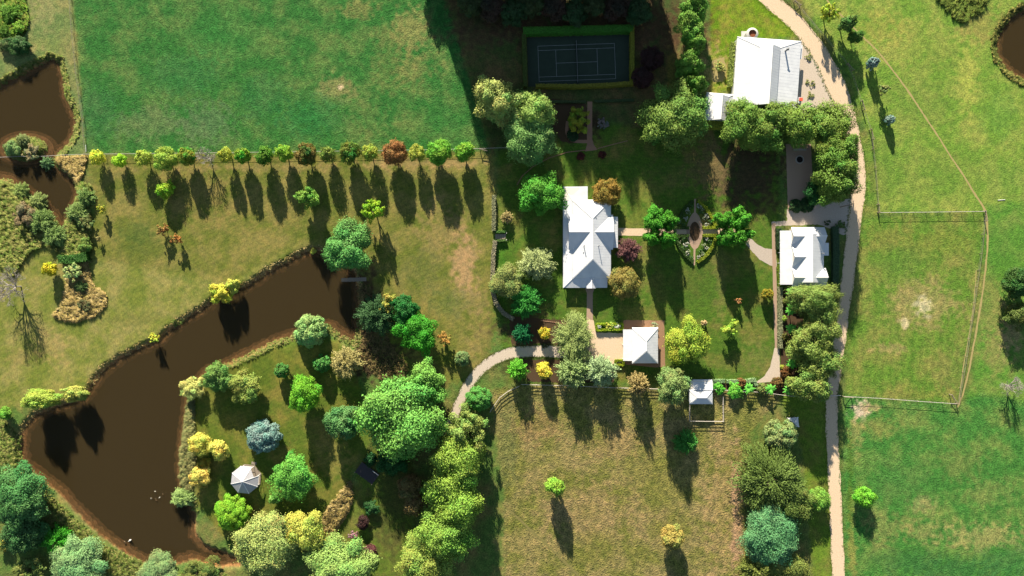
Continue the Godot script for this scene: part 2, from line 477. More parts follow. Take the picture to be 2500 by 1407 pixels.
func make_low_map():
	low = Image.create(LW, LH, false, Image.FORMAT_RGBAF)   # rgb: base colour in sRGB, a: roughness of the sward
	var n1 := FastNoiseLite.new()
	n1.seed = 4
	n1.frequency = 0.012
	n1.fractal_octaves = 5
	var n2 := FastNoiseLite.new()
	n2.seed = 9
	n2.frequency = 0.05
	n2.fractal_octaves = 4
	var nb := PackedFloat32Array()
	nb.resize(LW * LH)
	var nc := PackedFloat32Array()
	nc.resize(LW * LH)
	for j in LH:
		for i in LW:
			var u := (i + 0.5) * 5.0 - 110.0
			var v := (j + 0.5) * 5.0 - 100.0
			nb[j * LW + i] = n1.get_noise_2d(u, v)
			nc[j * LW + i] = n2.get_noise_2d(u, v)
	var col := PackedColorArray()
	col.resize(LW * LH)
	mow.resize(LW * LH)
	for z in zones():
		var pl := poly(z[0])
		var lo := Vector2(1e9, 1e9)
		var hi := -lo
		for q in pl:
			lo = lo.min(q); hi = hi.max(q)
		var a := Color(z[1][0] / 255.0, z[1][1] / 255.0, z[1][2] / 255.0)
		var b := Color(z[2][0] / 255.0, z[2][1] / 255.0, z[2][2] / 255.0)
		var soft: float = z[4]
		for j in range(maxi(0, int((lo.y - soft + 100) / 5)), mini(LH, int((hi.y + soft + 100) / 5) + 1)):
			for i in range(maxi(0, int((lo.x - soft + 110) / 5)), mini(LW, int((hi.x + soft + 110) / 5) + 1)):
				var k := j * LW + i
				var p := Vector2((i + 0.5) * 5.0 - 110.0, (j + 0.5) * 5.0 - 100.0)
				var w := 1.0
				if soft > 0:
					var d := inside_depth(p, pl) + nc[k] * soft * 1.2
					w = smoothstep(-soft, soft, d)
				if w <= 0.0: continue
				var t := clampf(z[3] + nb[k] * 1.1 + nc[k] * 0.35, 0.0, 1.0)
				var q := a.lerp(b, t)
				q.a = z[5]
				col[k] = col[k].lerp(q, w)
				if w > 0.5: mow[k] = z[6]
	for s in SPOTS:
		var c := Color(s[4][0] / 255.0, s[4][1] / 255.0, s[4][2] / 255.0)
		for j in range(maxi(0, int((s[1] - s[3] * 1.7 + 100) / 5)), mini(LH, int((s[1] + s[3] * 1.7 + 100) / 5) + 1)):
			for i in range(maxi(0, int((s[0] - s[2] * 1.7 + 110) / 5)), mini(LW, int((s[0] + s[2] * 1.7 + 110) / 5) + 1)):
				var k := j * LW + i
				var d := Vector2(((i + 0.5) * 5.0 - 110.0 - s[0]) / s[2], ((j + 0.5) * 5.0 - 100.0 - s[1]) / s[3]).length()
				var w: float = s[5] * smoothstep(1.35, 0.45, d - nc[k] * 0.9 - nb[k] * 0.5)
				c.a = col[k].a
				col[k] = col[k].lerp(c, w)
	for j in LH:
		for i in LW:
			var k := j * LW + i
			var u := (i + 0.5) * 5.0 - 110.0
			var v := (j + 0.5) * 5.0 - 100.0
			var q := col[k]
			var d := field(u, v)
			if d > -16:   # silt along the water line and mud below it
				var mud := Color(0.66, 0.46, 0.31) if d > -4 else Color(0.56, 0.50, 0.32)
				mud.a = 0.6
				q = q.lerp(mud, smoothstep(-13.0 + nc[k] * 12.0, -3.0, d) * 0.85)
			var l := q.srgb_to_linear()
			l = Color(l.r / K, l.g / K, l.b / K).linear_to_srgb()
			low.set_pixel(i, j, Color(l.r, l.g, l.b, q.a * 0.5))

var mow := PackedByteArray()

func base_colour(u: float, v: float) -> Color:   # linear base colour of the ground at a survey point
	var c := low.get_pixel(clampi(int((u + 110) / 5), 0, LW - 1), clampi(int((v + 100) / 5), 0, LH - 1))
	return c.srgb_to_linear()

func ground_material() -> StandardMaterial3D:
	var w := 2048
	var h := 1178
	var rgb: Image = low.duplicate()
	rgb.convert(Image.FORMAT_RGBA8)
	rgb.resize(w, h, Image.INTERPOLATE_CUBIC)
	var fine := FastNoiseLite.new()
	fine.seed = 31
	fine.frequency = 0.30
	fine.fractal_octaves = 3
	var fi := fine.get_image(w, h, false, false, false)
	fi.convert(Image.FORMAT_L8)
	var mid := FastNoiseLite.new()
	mid.seed = 32
	mid.frequency = 0.07
	mid.fractal_octaves = 4
	var mi := mid.get_image(w, h, false, false, false)
	mi.convert(Image.FORMAT_L8)
	var warp := FastNoiseLite.new()
	warp.seed = 33
	warp.frequency = 0.006
	var wi := warp.get_image(w, h, false, false, false)
	wi.convert(Image.FORMAT_L8)
	var src := rgb.get_data()
	var fd := fi.get_data()
	var md := mi.get_data()
	var wd := wi.get_data()
	var out := PackedByteArray()
	out.resize(w * h * 3)
	var hgt := PackedByteArray()
	hgt.resize(w * h * 4)
	for y in h:
		var v := y * 1570.0 / h - 100.0
		var mrow := mini(LH - 1, int((v + 100.0) / 5.0)) * LW
		for x in w:
			var k := y * w + x
			var amp: int = src[k * 4 + 3]
			var f: int = fd[k] - 128
			var m: int = md[k] - 128
			var g := 256 + f * (60 + amp) / 220 + m * (60 + amp) / 420
			var mo: int = mow[mrow + mini(LW - 1, x * LW / w)]
			if mo > 0:
				var u := x * 2730.0 / w - 110.0
				var ph := 0.0
				if mo == 1: ph = (v * 0.9 + u * 0.42 + wd[k] * 0.12) * 0.62
				elif mo == 2: ph = (v * 0.84 + u * 0.55 + wd[k] * 0.12) * 0.60
				elif mo == 3: ph = (v * 0.93 + u * 0.38 + wd[k] * 0.10) * 0.66
				elif mo == 4: ph = (v + wd[k] * 0.1) * 0.7
				else: ph = (u + wd[k] * 0.12) * 0.35
				g += int(sin(ph) * (8.0 if mo < 4 else 8.0))
			out[k * 3] = clampi(src[k * 4] * (g + m / 8) >> 8, 0, 255)
			out[k * 3 + 1] = clampi(src[k * 4 + 1] * g >> 8, 0, 255)
			out[k * 3 + 2] = clampi(src[k * 4 + 2] * g >> 8, 0, 255)
			var hh := clampi(128 + (f * 2 + m) * amp / 300, 0, 255)
			hgt[k * 4] = hh; hgt[k * 4 + 1] = hh; hgt[k * 4 + 2] = hh; hgt[k * 4 + 3] = 255
	var hi := Image.create_from_data(w, h, false, Image.FORMAT_RGBA8, hgt)
	hi.bump_map_to_normal_map(1.6)
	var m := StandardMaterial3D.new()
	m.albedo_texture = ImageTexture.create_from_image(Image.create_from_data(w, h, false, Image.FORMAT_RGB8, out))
	m.normal_enabled = true
	m.normal_texture = ImageTexture.create_from_image(hi)
	m.normal_scale = 1.0
	m.roughness = 0.95
	m.metallic_specular = 0.2
	return m

func make_water():
	var n := 0
	for d in [[POND_A, "brown water of the upper pond around the reedy islet"], [POND_B, "brown water of the large winding pond"], [POND_C, "dark brown water of the dam at the right edge"]]:
		var grown := Geometry2D.offset_polygon(poly(d[0]), 11.0)
		var mb := MB.new()
		sheet(mb, grown[0], WATER_Y)
		var o := structure(mb.commit(), "water", mat("water_0", Color.WHITE), d[1])
		for i in range(1, 4):   # murky water in depth: each layer adds to its colour, the shallows stay pale
			var lay := MB.new()
			sheet(lay, grown[0], 0.0)
			part(lay.commit(), "deeper_water", mat("water_%d" % i, Color.WHITE), o, Vector3(0, WATER_Y - [0.0, 0.10, 0.22, 0.40][i], 0))

func sheet(mb: MB, pl: PackedVector2Array, y: float, col := Color.WHITE):
	var t := Geometry2D.triangulate_polygon(pl)
	var base := mb.v.size()
	for q in pl:
		mb.v.append(W(q.x, q.y) + Vector3(0, y, 0)); mb.n.append(Vector3.UP); mb.c.append(col); mb.uv.append(q * 0.01)
	for i in range(0, t.size(), 3):
		var a := mb.v[base + t[i]]
		var b := mb.v[base + t[i + 1]]
		var c := mb.v[base + t[i + 2]]
		var cw := (c - a).cross(b - a).y > 0
		mb.ix.append(base + t[i]); mb.ix.append(base + t[i + 1 if cw else i + 2]); mb.ix.append(base + t[i + 2 if cw else i + 1])

func ragged(pl: PackedVector2Array, step: float, amount: float, seed_: int) -> PackedVector2Array:
	var f := FastNoiseLite.new()
	f.seed = seed_
	f.frequency = 0.11
	f.fractal_octaves = 3
	var out := PackedVector2Array()
	for i in pl.size():
		var a := pl[i]
		var b := pl[(i + 1) % pl.size()]
		var n := maxi(1, int(a.distance_to(b) / step))
		for k in n:
			var p := a.lerp(b, float(k) / n)
			out.append(p + Vector2(f.get_noise_2d(p.x, p.y), f.get_noise_2d(p.y + 500, p.x)) * amount)
	return out

func area(called: String, pts: Array, y: float, m: String, label: String, jag := 2.0):
	var mb := MB.new()
	sheet(mb, ragged(poly(pts), 5.0, jag, pts.size() * 7 + int(pts[0][0])), y)
	structure(mb.commit(), called, mat(m, Color.WHITE), label)

func ribbon(called: String, pts: Array, y: float, m: String, label: String, jag := 2.0):   # pts: u, v, width
	var cv := Curve2D.new()
	for i in pts.size():
		var p := Vector2(pts[i][0], pts[i][1])
		var a := Vector2(pts[maxi(i - 1, 0)][0], pts[maxi(i - 1, 0)][1])
		var b := Vector2(pts[mini(i + 1, pts.size() - 1)][0], pts[mini(i + 1, pts.size() - 1)][1])
		var t := (b - a) / 6.0
		cv.add_point(p, -t, t)
	if called == "driveway": drives.append([cv, pts])
	var f := FastNoiseLite.new()
	f.seed = int(pts[0][0])
	f.frequency = 0.05
	f.fractal_octaves = 4
	var mb := MB.new()
	var base := 0
	var count := 0
	for i in pts.size() - 1:
		var n := 14
		for k in n + (1 if i == pts.size() - 2 else 0):
			var t := float(k) / n
			var p := cv.sample(i, t)
			var q := cv.sample(i, minf(t + 0.02, 1.0)) - cv.sample(i, maxf(t - 0.02, 0.0))
			q = q.normalized().orthogonal()
			var w: float = lerpf(pts[i][2], pts[i + 1][2], t) * 0.5
			var s: float = count * 3.0
			for sd in [-1.0, 1.0]:
				var e: Vector2 = p + q * sd * (w + f.get_noise_2d(s, sd * 40.0) * jag)
				mb.v.append(W(e.x, e.y) + Vector3(0, y, 0)); mb.n.append(Vector3.UP)
				mb.c.append(Color.WHITE); mb.uv.append(e * 0.01)
			count += 1
	for i in count - 1:
		for k in [0, 3, 2, 0, 1, 3]: mb.ix.append(i * 2 + k)
	structure(mb.commit(), called, mat(m, Color.WHITE), label)

var drives := []

func make_paths():
	ribbon("driveway", [[1848,-30,34.7],[1885,5,38.1],[1930,42,40.3],[1972,88,38.1],[2012,148,40.3],[2042,210,48.2],[2065,265,38.1],[2083,330,31.4],[2095,400,32.5],[2097,460,34.7],[2090,520,32.5],[2083,580,32.5],[2075,640,32.5],[2068,700,31.4],[2058,760,31.4],[2052,820,31.4],[2043,880,30.2],[2034,940,30.2],[2030,980,29.1],[2032,1060,30.2],[2036,1150,30.2],[2040,1230,30.2],[2044,1320,31.4],[2049,1440,31.4]], 0.010, "gravel", "pale gravel drive curving down the right side", 3.0)
	area("shed_yard", [[1955,100],[1976,108],[2010,160],[2040,215],[2068,285],[2000,300],[1935,290],[1942,200]], 0.006, "pale_drive", "bare gravel yard beside the big white shed", 3.0)
	area("cottage_yard", [[1922,512],[1990,500],[2085,484],[2092,560],[2060,575],[2030,560],[2000,548],[1900,552],[1884,552],[1884,541],[1922,540]], 0.006, "grey_gravel", "shaded gravel forecourt above the cottage", 2.5)
	area("fire_pit_court", [[1919,352],[1980,352],[1986,480],[1972,515],[1924,515]], 0.014, "paving", "shaded paved court around the fire pit", 1.0)
	area("path", [[1820,594],[1834,583],[1848,596],[1868,607],[1894,609],[1897,652],[1880,648],[1855,634],[1838,616]], 0.014, "grey_gravel", "grey flared path leading to the cottage", 1.0)
	ribbon("path", [[1889,545,9],[1890,620,9],[1892,700,9],[1894,780,9],[1897,858,9]], 0.018, "paving", "narrow paved path along the west side of the cottage", 0.6)
	area("path", [[1891,850],[1903,850],[1905,931],[1842,936],[1866,919],[1881,896]], 0.022, "pale_drive", "pale triangular end of the garden path", 1.2)
	ribbon("path", [[1508,566,18],[1570,567,18],[1640,566,14],[1682,566,11]], 0.010, "gravel", "straight tan path from the house to the rose garden", 1.0)
	ribbon("path", [[1710,567,11],[1750,564,15],[1790,566,14],[1806,575,12],[1830,592,14]], 0.010, "gravel", "tan path from the rose garden toward the cottage", 1.2)
	var ring := []
	for i in 28:
		var t := TAU * i / 28.0
		ring.append([1696.5 + 21.0 * sin(t) * (1.0 - 0.25 * absf(cos(t))), 564 - 45.0 * cos(t)])
	area("path", ring, 0.014, "paving", "lens shaped brick path at the heart of the rose garden", 0.6)
	ribbon("path", [[1697,486,4],[1697,525,5]], 0.010, "paving", "thin upper path of the rose garden", 0.3)
	ribbon("path", [[1696,604,5],[1695,648,4]], 0.010, "paving", "thin lower path of the rose garden", 0.3)
	var bed := []
	for i in 24:
		var t := TAU * i / 24.0
		bed.append([1696.5 + 12.5 * sin(t), 565 - 23.5 * cos(t)])
	area("garden_bed", bed, 0.030, "mulch", "dark oval soil bed inside the brick path", 0.6)
	area("path", [[1428,703],[1452,703],[1447,716],[1448,790],[1432,790],[1433,716]], 0.010, "paving", "straight path below the house porch", 0.6)
	area("forecourt", [[1432,782],[1449,782],[1456,812],[1523,814],[1523,884],[1485,893],[1420,884],[1396,874],[1414,840],[1430,812]], 0.014, "gravel", "tan gravel forecourt beside the garage", 1.6)
	ribbon("driveway", [[1425,862,30],[1380,861,29],[1330,858,28],[1285,859,27],[1240,864,27],[1200,882,26],[1168,908,25],[1142,942,24],[1124,978,23],[1110,1012,23],[1096,1050,23],[1085,1100,22]], 0.010, "pale_drive", "pale curving drive from the garage toward the trees", 1.8)
	area("garden_bed", [[1522,782],[1622,783],[1624,894],[1604,898],[1524,890]], 0.006, "clay", "reddish bark border around the garage", 1.5)
	area("garden_bed", [[1345,240],[1432,252],[1432,345],[1400,350],[1370,345],[1350,310]], 0.006, "mulch", "dark mulch bed left of the brick path", 3.0)
	area("garden_bed", [[1242,772],[1400,784],[1400,842],[1330,845],[1250,848]], 0.006, "mulch", "dark planted bed above the curving drive", 3.0)
	area("garden_bed", [[1250,878],[1400,878],[1500,892],[1500,934],[1345,934],[1290,932]], 0.006, "mulch", "dark planted bed between drive and rail fence", 4.0)
	area("garden_bed", [[1908,704],[1962,704],[1960,966],[1840,958],[1745,950],[1745,936],[1905,936]], 0.006, "mulch", "dark fern bed beside the tall hedge trees", 1.5)
	area("garden_bed", [[1738,150],[1768,138],[1774,170],[1764,200],[1742,200],[1734,175]], 0.006, "dry_earth", "bare straw coloured bed left of the big shed", 3.0)
	# brick path with steps
	area("path", [[1434,248],[1446,248],[1446,340],[1450,354],[1459,366],[1428,370],[1433,354]], 0.014, "brick", "brown brick path leading up to the tennis court", 0.5)
	ribbon("path", [[1386,296,8],[1384,318,8],[1388,334,8],[1402,344,8],[1434,346,8]], 0.010, "brick", "hook shaped brick side path", 0.4)
	ribbon("trodden_path", [[2005,-20,2.5],[2030,14,3.1],[2065,48,3.7],[2100,84,3.7],[2140,122,3.7],[2180,172,3.7],[2210,212,3.7],[2240,256,3.7],[2262,290,3.7],[2290,332,3.7],[2320,380,3.7],[2350,424,3.7],[2378,470,4.3],[2405,514,5.6],[2411,560,5.0],[2411,610,4.3],[2404,680,4.3],[2394,750,4.3],[2380,830,4.3],[2367,900,4.3],[2352,960,4.3],[2338,996,3.1]], 0.010, "dry_earth", "narrow tan livestock track winding down the right paddock", 1.2)
	ribbon("trodden_path", [[2384,660,1.5],[2378,740,2.0],[2366,820,2.0],[2352,900,2.0],[2342,975,2.0]], 0.006, "dry_earth", "faint second track beside the paddock fence", 0.9)
	ribbon("trodden_path", [[1238,1240,4],[1290,1290,5],[1345,1340,5],[1420,1415,5]], 0.006, "worn_grass", "faint diagonal track across the brown lower paddock", 1.8)

# ---------------------------------------------------------------- buildings
class RoofSet:
	var roof := MB.new()
	var seam := MB.new()
	var caps := []
	func face(pts: Array, gap := 0.82):
		roof.slab(pts, 0.09)
		var nn: Vector3 = (pts[2] - pts[0]).cross(pts[1] - pts[0]).normalized()
		var e := nn.cross(Vector3.UP)
		if e.length() < 0.01: return
		e = e.normalized()
		var s := e.cross(nn)
		var lo := 1e9
		var hi := -1e9
		for p in pts:
			lo = minf(lo, p.dot(e)); hi = maxf(hi, p.dot(e))
		var t := lo + gap * 0.5
		while t < hi:
			var a := 1e9
			var b := -1e9
			for i in pts.size():
				var p: Vector3 = pts[i]
				var q: Vector3 = pts[(i + 1) % pts.size()]
				var pe := p.dot(e) - t
				var qe := q.dot(e) - t
				if (pe < 0) != (qe < 0):
					var h := p.lerp(q, pe / (pe - qe)).dot(s)
					a = minf(a, h); b = maxf(b, h)
			if b - a > 0.3:
				var o: Vector3 = nn * (pts[0].dot(nn) + 0.004)
				seam.bar(o + e * t + s * (a + 0.05), o + e * t + s * (b - 0.05), 0.05, 0.02)
			t += gap
	func ridge(a: Vector3, b: Vector3, w := 0.32):
		var cap := MB.new()
		cap.bar(a + Vector3(0, 0.035, 0), b + Vector3(0, 0.035, 0), w, 0.07)
		caps.append(cap)
	func hip(x0: float, x1: float, z0: float, z1: float, y: float, pitch: float):
		var k := tan(deg_to_rad(pitch))
		var w := (x1 - x0) * 0.5
		var d := (z1 - z0) * 0.5
		var r := minf(w, d)
		var top := y + r * k
		var a: Vector3
		var b: Vector3
		if d >= w:
			a = Vector3(x0 + w, top, z0 + r); b = Vector3(x0 + w, top, z1 - r)
		else:
			a = Vector3(x0 + r, top, z0 + d); b = Vector3(x1 - r, top, z0 + d)
		var nw := Vector3(x0, y, z0)
		var ne := Vector3(x1, y, z0)
		var se := Vector3(x1, y, z1)
		var sw := Vector3(x0, y, z1)
		if d >= w:
			face([nw, ne, a]); face([se, sw, b])
			face([ne, se, b, a]); face([sw, nw, a, b])
			ridge(nw, a); ridge(ne, a); ridge(se, b); ridge(sw, b)
		else:
			face([sw, nw, a]); face([ne, se, b])
			face([nw, ne, b, a]); face([se, sw, a, b])
			ridge(nw, a); ridge(sw, a); ridge(ne, b); ridge(se, b)
		if a.distance_to(b) > 0.1: ridge(a, b)
	func gable(x0: float, x1: float, z0: float, z1: float, y: float, pitch: float, along_x: bool):
		var k := tan(deg_to_rad(pitch))
		if along_x:
			var zc := (z0 + z1) * 0.5
			var t := y + (z1 - z0) * 0.5 * k
			var a := Vector3(x0, t, zc)
			var b := Vector3(x1, t, zc)
			face([Vector3(x0, y, z0), Vector3(x1, y, z0), b, a]); face([Vector3(x1, y, z1), Vector3(x0, y, z1), a, b])
			ridge(a, b)
		else:
			var xc := (x0 + x1) * 0.5
			var t := y + (x1 - x0) * 0.5 * k
			var a := Vector3(xc, t, z0)
			var b := Vector3(xc, t, z1)
			face([Vector3(x1, y, z0), Vector3(x1, y, z1), b, a]); face([Vector3(x0, y, z1), Vector3(x0, y, z0), a, b])
			ridge(a, b)

func put_roof(rs: RoofSet, parent: Node3D, called: String, m: String):
	var o := part(rs.roof.commit(), called, mat(m, Color.WHITE), parent)
	if rs.seam.v.size() > 0:
		part(rs.seam.commit(), "roof_seam", mat(m, Color.WHITE), o).set_meta("kind", "stuff")
	for c in rs.caps:
		part(c.commit(), "ridge_cap", mat("trim", Color.WHITE), o)

func put_box(parent: Node3D, called: String, m: String, x0: float, x1: float, y0: float, y1: float, z0: float, z1: float) -> MeshInstance3D:
	var mb := MB.new()
	mb.box(Vector3((x0 + x1) * 0.5, (y0 + y1) * 0.5, (z0 + z1) * 0.5), Vector3(x1 - x0, y1 - y0, z1 - z0))
	return part(mb.commit(), called, mat(m, Color.WHITE), parent)

func gable_wall(parent: Node3D, a: Vector3, b: Vector3, top: Vector3, m: String):   # triangle under a gable
	var mb := MB.new()
	mb.slab([a, top, b], 0.1)
	part(mb.commit(), "gable_wall", mat(m, Color.WHITE), parent)

func windows(parent: Node3D, x0: float, x1: float, z0: float, z1: float, sill: float, top: float, gap: float):
	# sash windows along the four walls of a box
	for sd in 4:
		var along := (x1 - x0) if sd < 2 else (z1 - z0)
		var n := int(along / gap)
		for i in n:
			var t := (i + 0.5) / n
			var ctr: Vector3
			var size: Vector3
			var pane: Vector3
			if sd < 2:
				ctr = Vector3(lerpf(x0, x1, t), (sill + top) * 0.5, (z0 - 0.02) if sd == 0 else (z1 + 0.02))
				size = Vector3(1.1, top - sill, 0.12); pane = Vector3(0.9, top - sill - 0.2, 0.14)
			else:
				ctr = Vector3((x0 - 0.02) if sd == 2 else (x1 + 0.02), (sill + top) * 0.5, lerpf(z0, z1, t))
				size = Vector3(0.12, top - sill, 1.1); pane = Vector3(0.14, top - sill - 0.2, 0.9)
			var mb := MB.new()
			mb.box(Vector3.ZERO, size)
			var w := part(mb.commit(), "window", mat("trim", Color.WHITE), parent, ctr)
			var mg := MB.new()
			mg.box(Vector3.ZERO, pane)
			part(mg.commit(), "pane", mat("glass", Color.WHITE), w)

func flue(parent: Node3D, x: float, z: float, y0: float, y1: float, r: float):
	var mb := MB.new()
	mb.tube(Vector3(x, y0, z), Vector3(x, y1, z), r, r, 10)
	mb.tube(Vector3(x, y1, z), Vector3(x, y1 + 0.12, z), r * 1.7, r * 0.5, 10, Color.WHITE, true)
	part(mb.commit(), "flue", mat("steel", Color.WHITE), parent)

func make_buildings():
	main_house()
	garage()
	cottage()
	big_shed()
	stable()
	gazebo()
	pump_house()

func main_house():
	var he := 3.1
	var o := W(1435, 580, he)
	o.y = 0
	var t := thing("house", "large white hip roofed house with verandahs in the garden centre", "house", o)
	var k := (HC - he) / HC / S
	var X := func(u: float) -> float: return (u - 1435.0) * k
	var Z := func(v: float) -> float: return (v - 580.0) * k
	put_box(t, "wall", "wall", X.call(1400), X.call(1488.5), 0.0, he, Z.call(490), Z.call(678.5))
	put_box(t, "wall", "wall", X.call(1378), X.call(1433), 0.0, 2.75, Z.call(458), Z.call(489.5))
	put_box(t, "wall", "wall", X.call(1391), X.call(1400), 0.0, he, Z.call(528), Z.call(607))
	put_box(t, "wall", "wall", X.call(1488.6), X.call(1494), 0.0, he, Z.call(528), Z.call(607))
	put_box(t, "floor_slab", "concrete", X.call(1376), X.call(1484), 0.0, 0.25, Z.call(490), Z.call(702))
	windows(t, X.call(1400), X.call(1488.5), Z.call(490), Z.call(678.5), 0.9, 2.4, 3.6)
	var dr := put_box(t, "door", "door", X.call(1435), X.call(1443), 0.25, 2.35, Z.call(678.7), Z.call(680))
	put_box(dr, "handle", "steel", X.call(1441.5), X.call(1442.2), 1.2, 1.3, Z.call(680), Z.call(680.6))
	var rs := RoofSet.new()
	rs.hip(X.call(1397.4), X.call(1491.6), Z.call(487.7), Z.call(681), he, 27)
	put_roof(rs, t, "roof", "roof")
	rs = RoofSet.new()
	rs.gable(X.call(1387.8), X.call(1444), Z.call(524.8), Z.call(609.8), he + 0.01, 26, true)
	put_roof(rs, t, "roof", "roof")
	rs = RoofSet.new()
	rs.gable(X.call(1444), X.call(1496.6), Z.call(524.8), Z.call(609.8), he + 0.01, 26, true)
	put_roof(rs, t, "roof", "roof")
	var gz := (524.8 + 609.8) * 0.5
	var rise := (609.8 - 524.8) * 0.5 * k * tan(deg_to_rad(26))
	gable_wall(t, Vector3(X.call(1390), he - 0.05, Z.call(608)), Vector3(X.call(1390), he - 0.05, Z.call(526.5)), Vector3(X.call(1390), he + rise - 0.15, Z.call(gz)), "wall")
	gable_wall(t, Vector3(X.call(1494.5), he - 0.05, Z.call(526.5)), Vector3(X.call(1494.5), he - 0.05, Z.call(608)), Vector3(X.call(1494.5), he + rise - 0.15, Z.call(gz)), "wall")
	# verandah roofs: north wing, west side, south side with its gablet
	var lo := 2.35
	var hi := 3.0
	rs = RoofSet.new()
	rs.face([Vector3(X.call(1375.5), lo, Z.call(455)), Vector3(X.call(1435), 2.95, Z.call(455)), Vector3(X.call(1435), 2.98, Z.call(488)), Vector3(X.call(1397.2), hi, Z.call(488))])
	rs.face([Vector3(X.call(1375.5), lo, Z.call(703)), Vector3(X.call(1375.5), lo, Z.call(455)), Vector3(X.call(1397.2), hi, Z.call(488)), Vector3(X.call(1397.2), hi, Z.call(681.2))])
	rs.face([Vector3(X.call(1483.5), lo, Z.call(703)), Vector3(X.call(1375.5), lo, Z.call(703)), Vector3(X.call(1397.2), hi, Z.call(681.2)), Vector3(X.call(1483.5), hi, Z.call(681.2))])
	rs.ridge(Vector3(X.call(1375.5), lo, Z.call(455)), Vector3(X.call(1397.2), hi, Z.call(488)), 0.2)
	rs.ridge(Vector3(X.call(1375.5), lo, Z.call(703)), Vector3(X.call(1397.2), hi, Z.call(681.2)), 0.2)
	put_roof(rs, t, "verandah_roof", "roof")
	rs = RoofSet.new()
	rs.gable(X.call(1432.5), X.call(1455.2), Z.call(680), Z.call(704.5), 2.75, 30, false)
	put_roof(rs, t, "porch_roof", "roof")
	rs = RoofSet.new()
	rs.face([Vector3(X.call(1509.5), 2.4, Z.call(529)), Vector3(X.call(1509.5), 2.4, Z.call(605)), Vector3(X.call(1496), 2.85, Z.call(605)), Vector3(X.call(1496), 2.85, Z.call(529))])
	put_roof(rs, t, "porch_roof", "roof")
	for i in 9:
		put_box(t, "verandah_post", "trim", X.call(1376.6), X.call(1377.8), 0.25, 2.32, Z.call(495 + i * 25.0), Z.call(496.2 + i * 25.0))
	for i in 4:
		put_box(t, "verandah_post", "trim", X.call(1400 + i * 26.5), X.call(1401.2 + i * 26.5), 0.25, 2.32, Z.call(700.6), Z.call(701.8))
	for i in 3:
		put_box(t, "verandah_post", "trim", X.call(1507.4), X.call(1508.6), 0.0, 2.4, Z.call(531 + i * 35.0), Z.call(532.2 + i * 35.0))
	flue(t, X.call(1424), Z.call(602), 4.2, 6.35, 0.11)
	flue(t, X.call(1459), Z.call(602), 4.3, 6.7, 0.11)
	flue(t, X.call(1452.5), Z.call(534), 4.6, 5.6, 0.14)
	flue(t, X.call(1423), Z.call(617), 4.1, 4.9, 0.09)

func garage():
	var he := 2.7
	var o := W(1565, 843, he)
	o.y = 0
	var t := thing("garage", "small white hip roofed garage beside the tan forecourt", "garage", o)
	var k := (HC - he) / HC / S
	var X := func(u: float) -> float: return (u - 1565.0) * k
	var Z := func(v: float) -> float: return (v - 843.0) * k
	put_box(t, "wall", "wall", X.call(1547), X.call(1603.5), 0.0, he, Z.call(803), Z.call(884))
	put_box(t, "wall", "wall", X.call(1526), X.call(1546.8), 0.0, 2.2, Z.call(808), Z.call(812))
	put_box(t, "wall", "wall", X.call(1526), X.call(1546.8), 0.0, 2.2, Z.call(876), Z.call(880))
	windows(t, X.call(1547), X.call(1603.5), Z.call(803), Z.call(884), 0.9, 2.1, 3.4)
	var rs := RoofSet.new()
	rs.hip(X.call(1543.5), X.call(1606.6), Z.call(800), Z.call(887.4), he, 27)
	put_roof(rs, t, "roof", "roof")
	rs = RoofSet.new()
	rs.face([Vector3(X.call(1522), 2.25, Z.call(881.6)), Vector3(X.call(1522), 2.25, Z.call(805)), Vector3(X.call(1543.4), 2.65, Z.call(805)), Vector3(X.call(1543.4), 2.65, Z.call(881.6))])
	put_roof(rs, t, "lean_to_roof", "roof")
	for i in 3:
		put_box(t, "post", "trim", X.call(1523), X.call(1524.2), 0.0, 2.2, Z.call(808 + i * 34.5), Z.call(809.2 + i * 34.5))

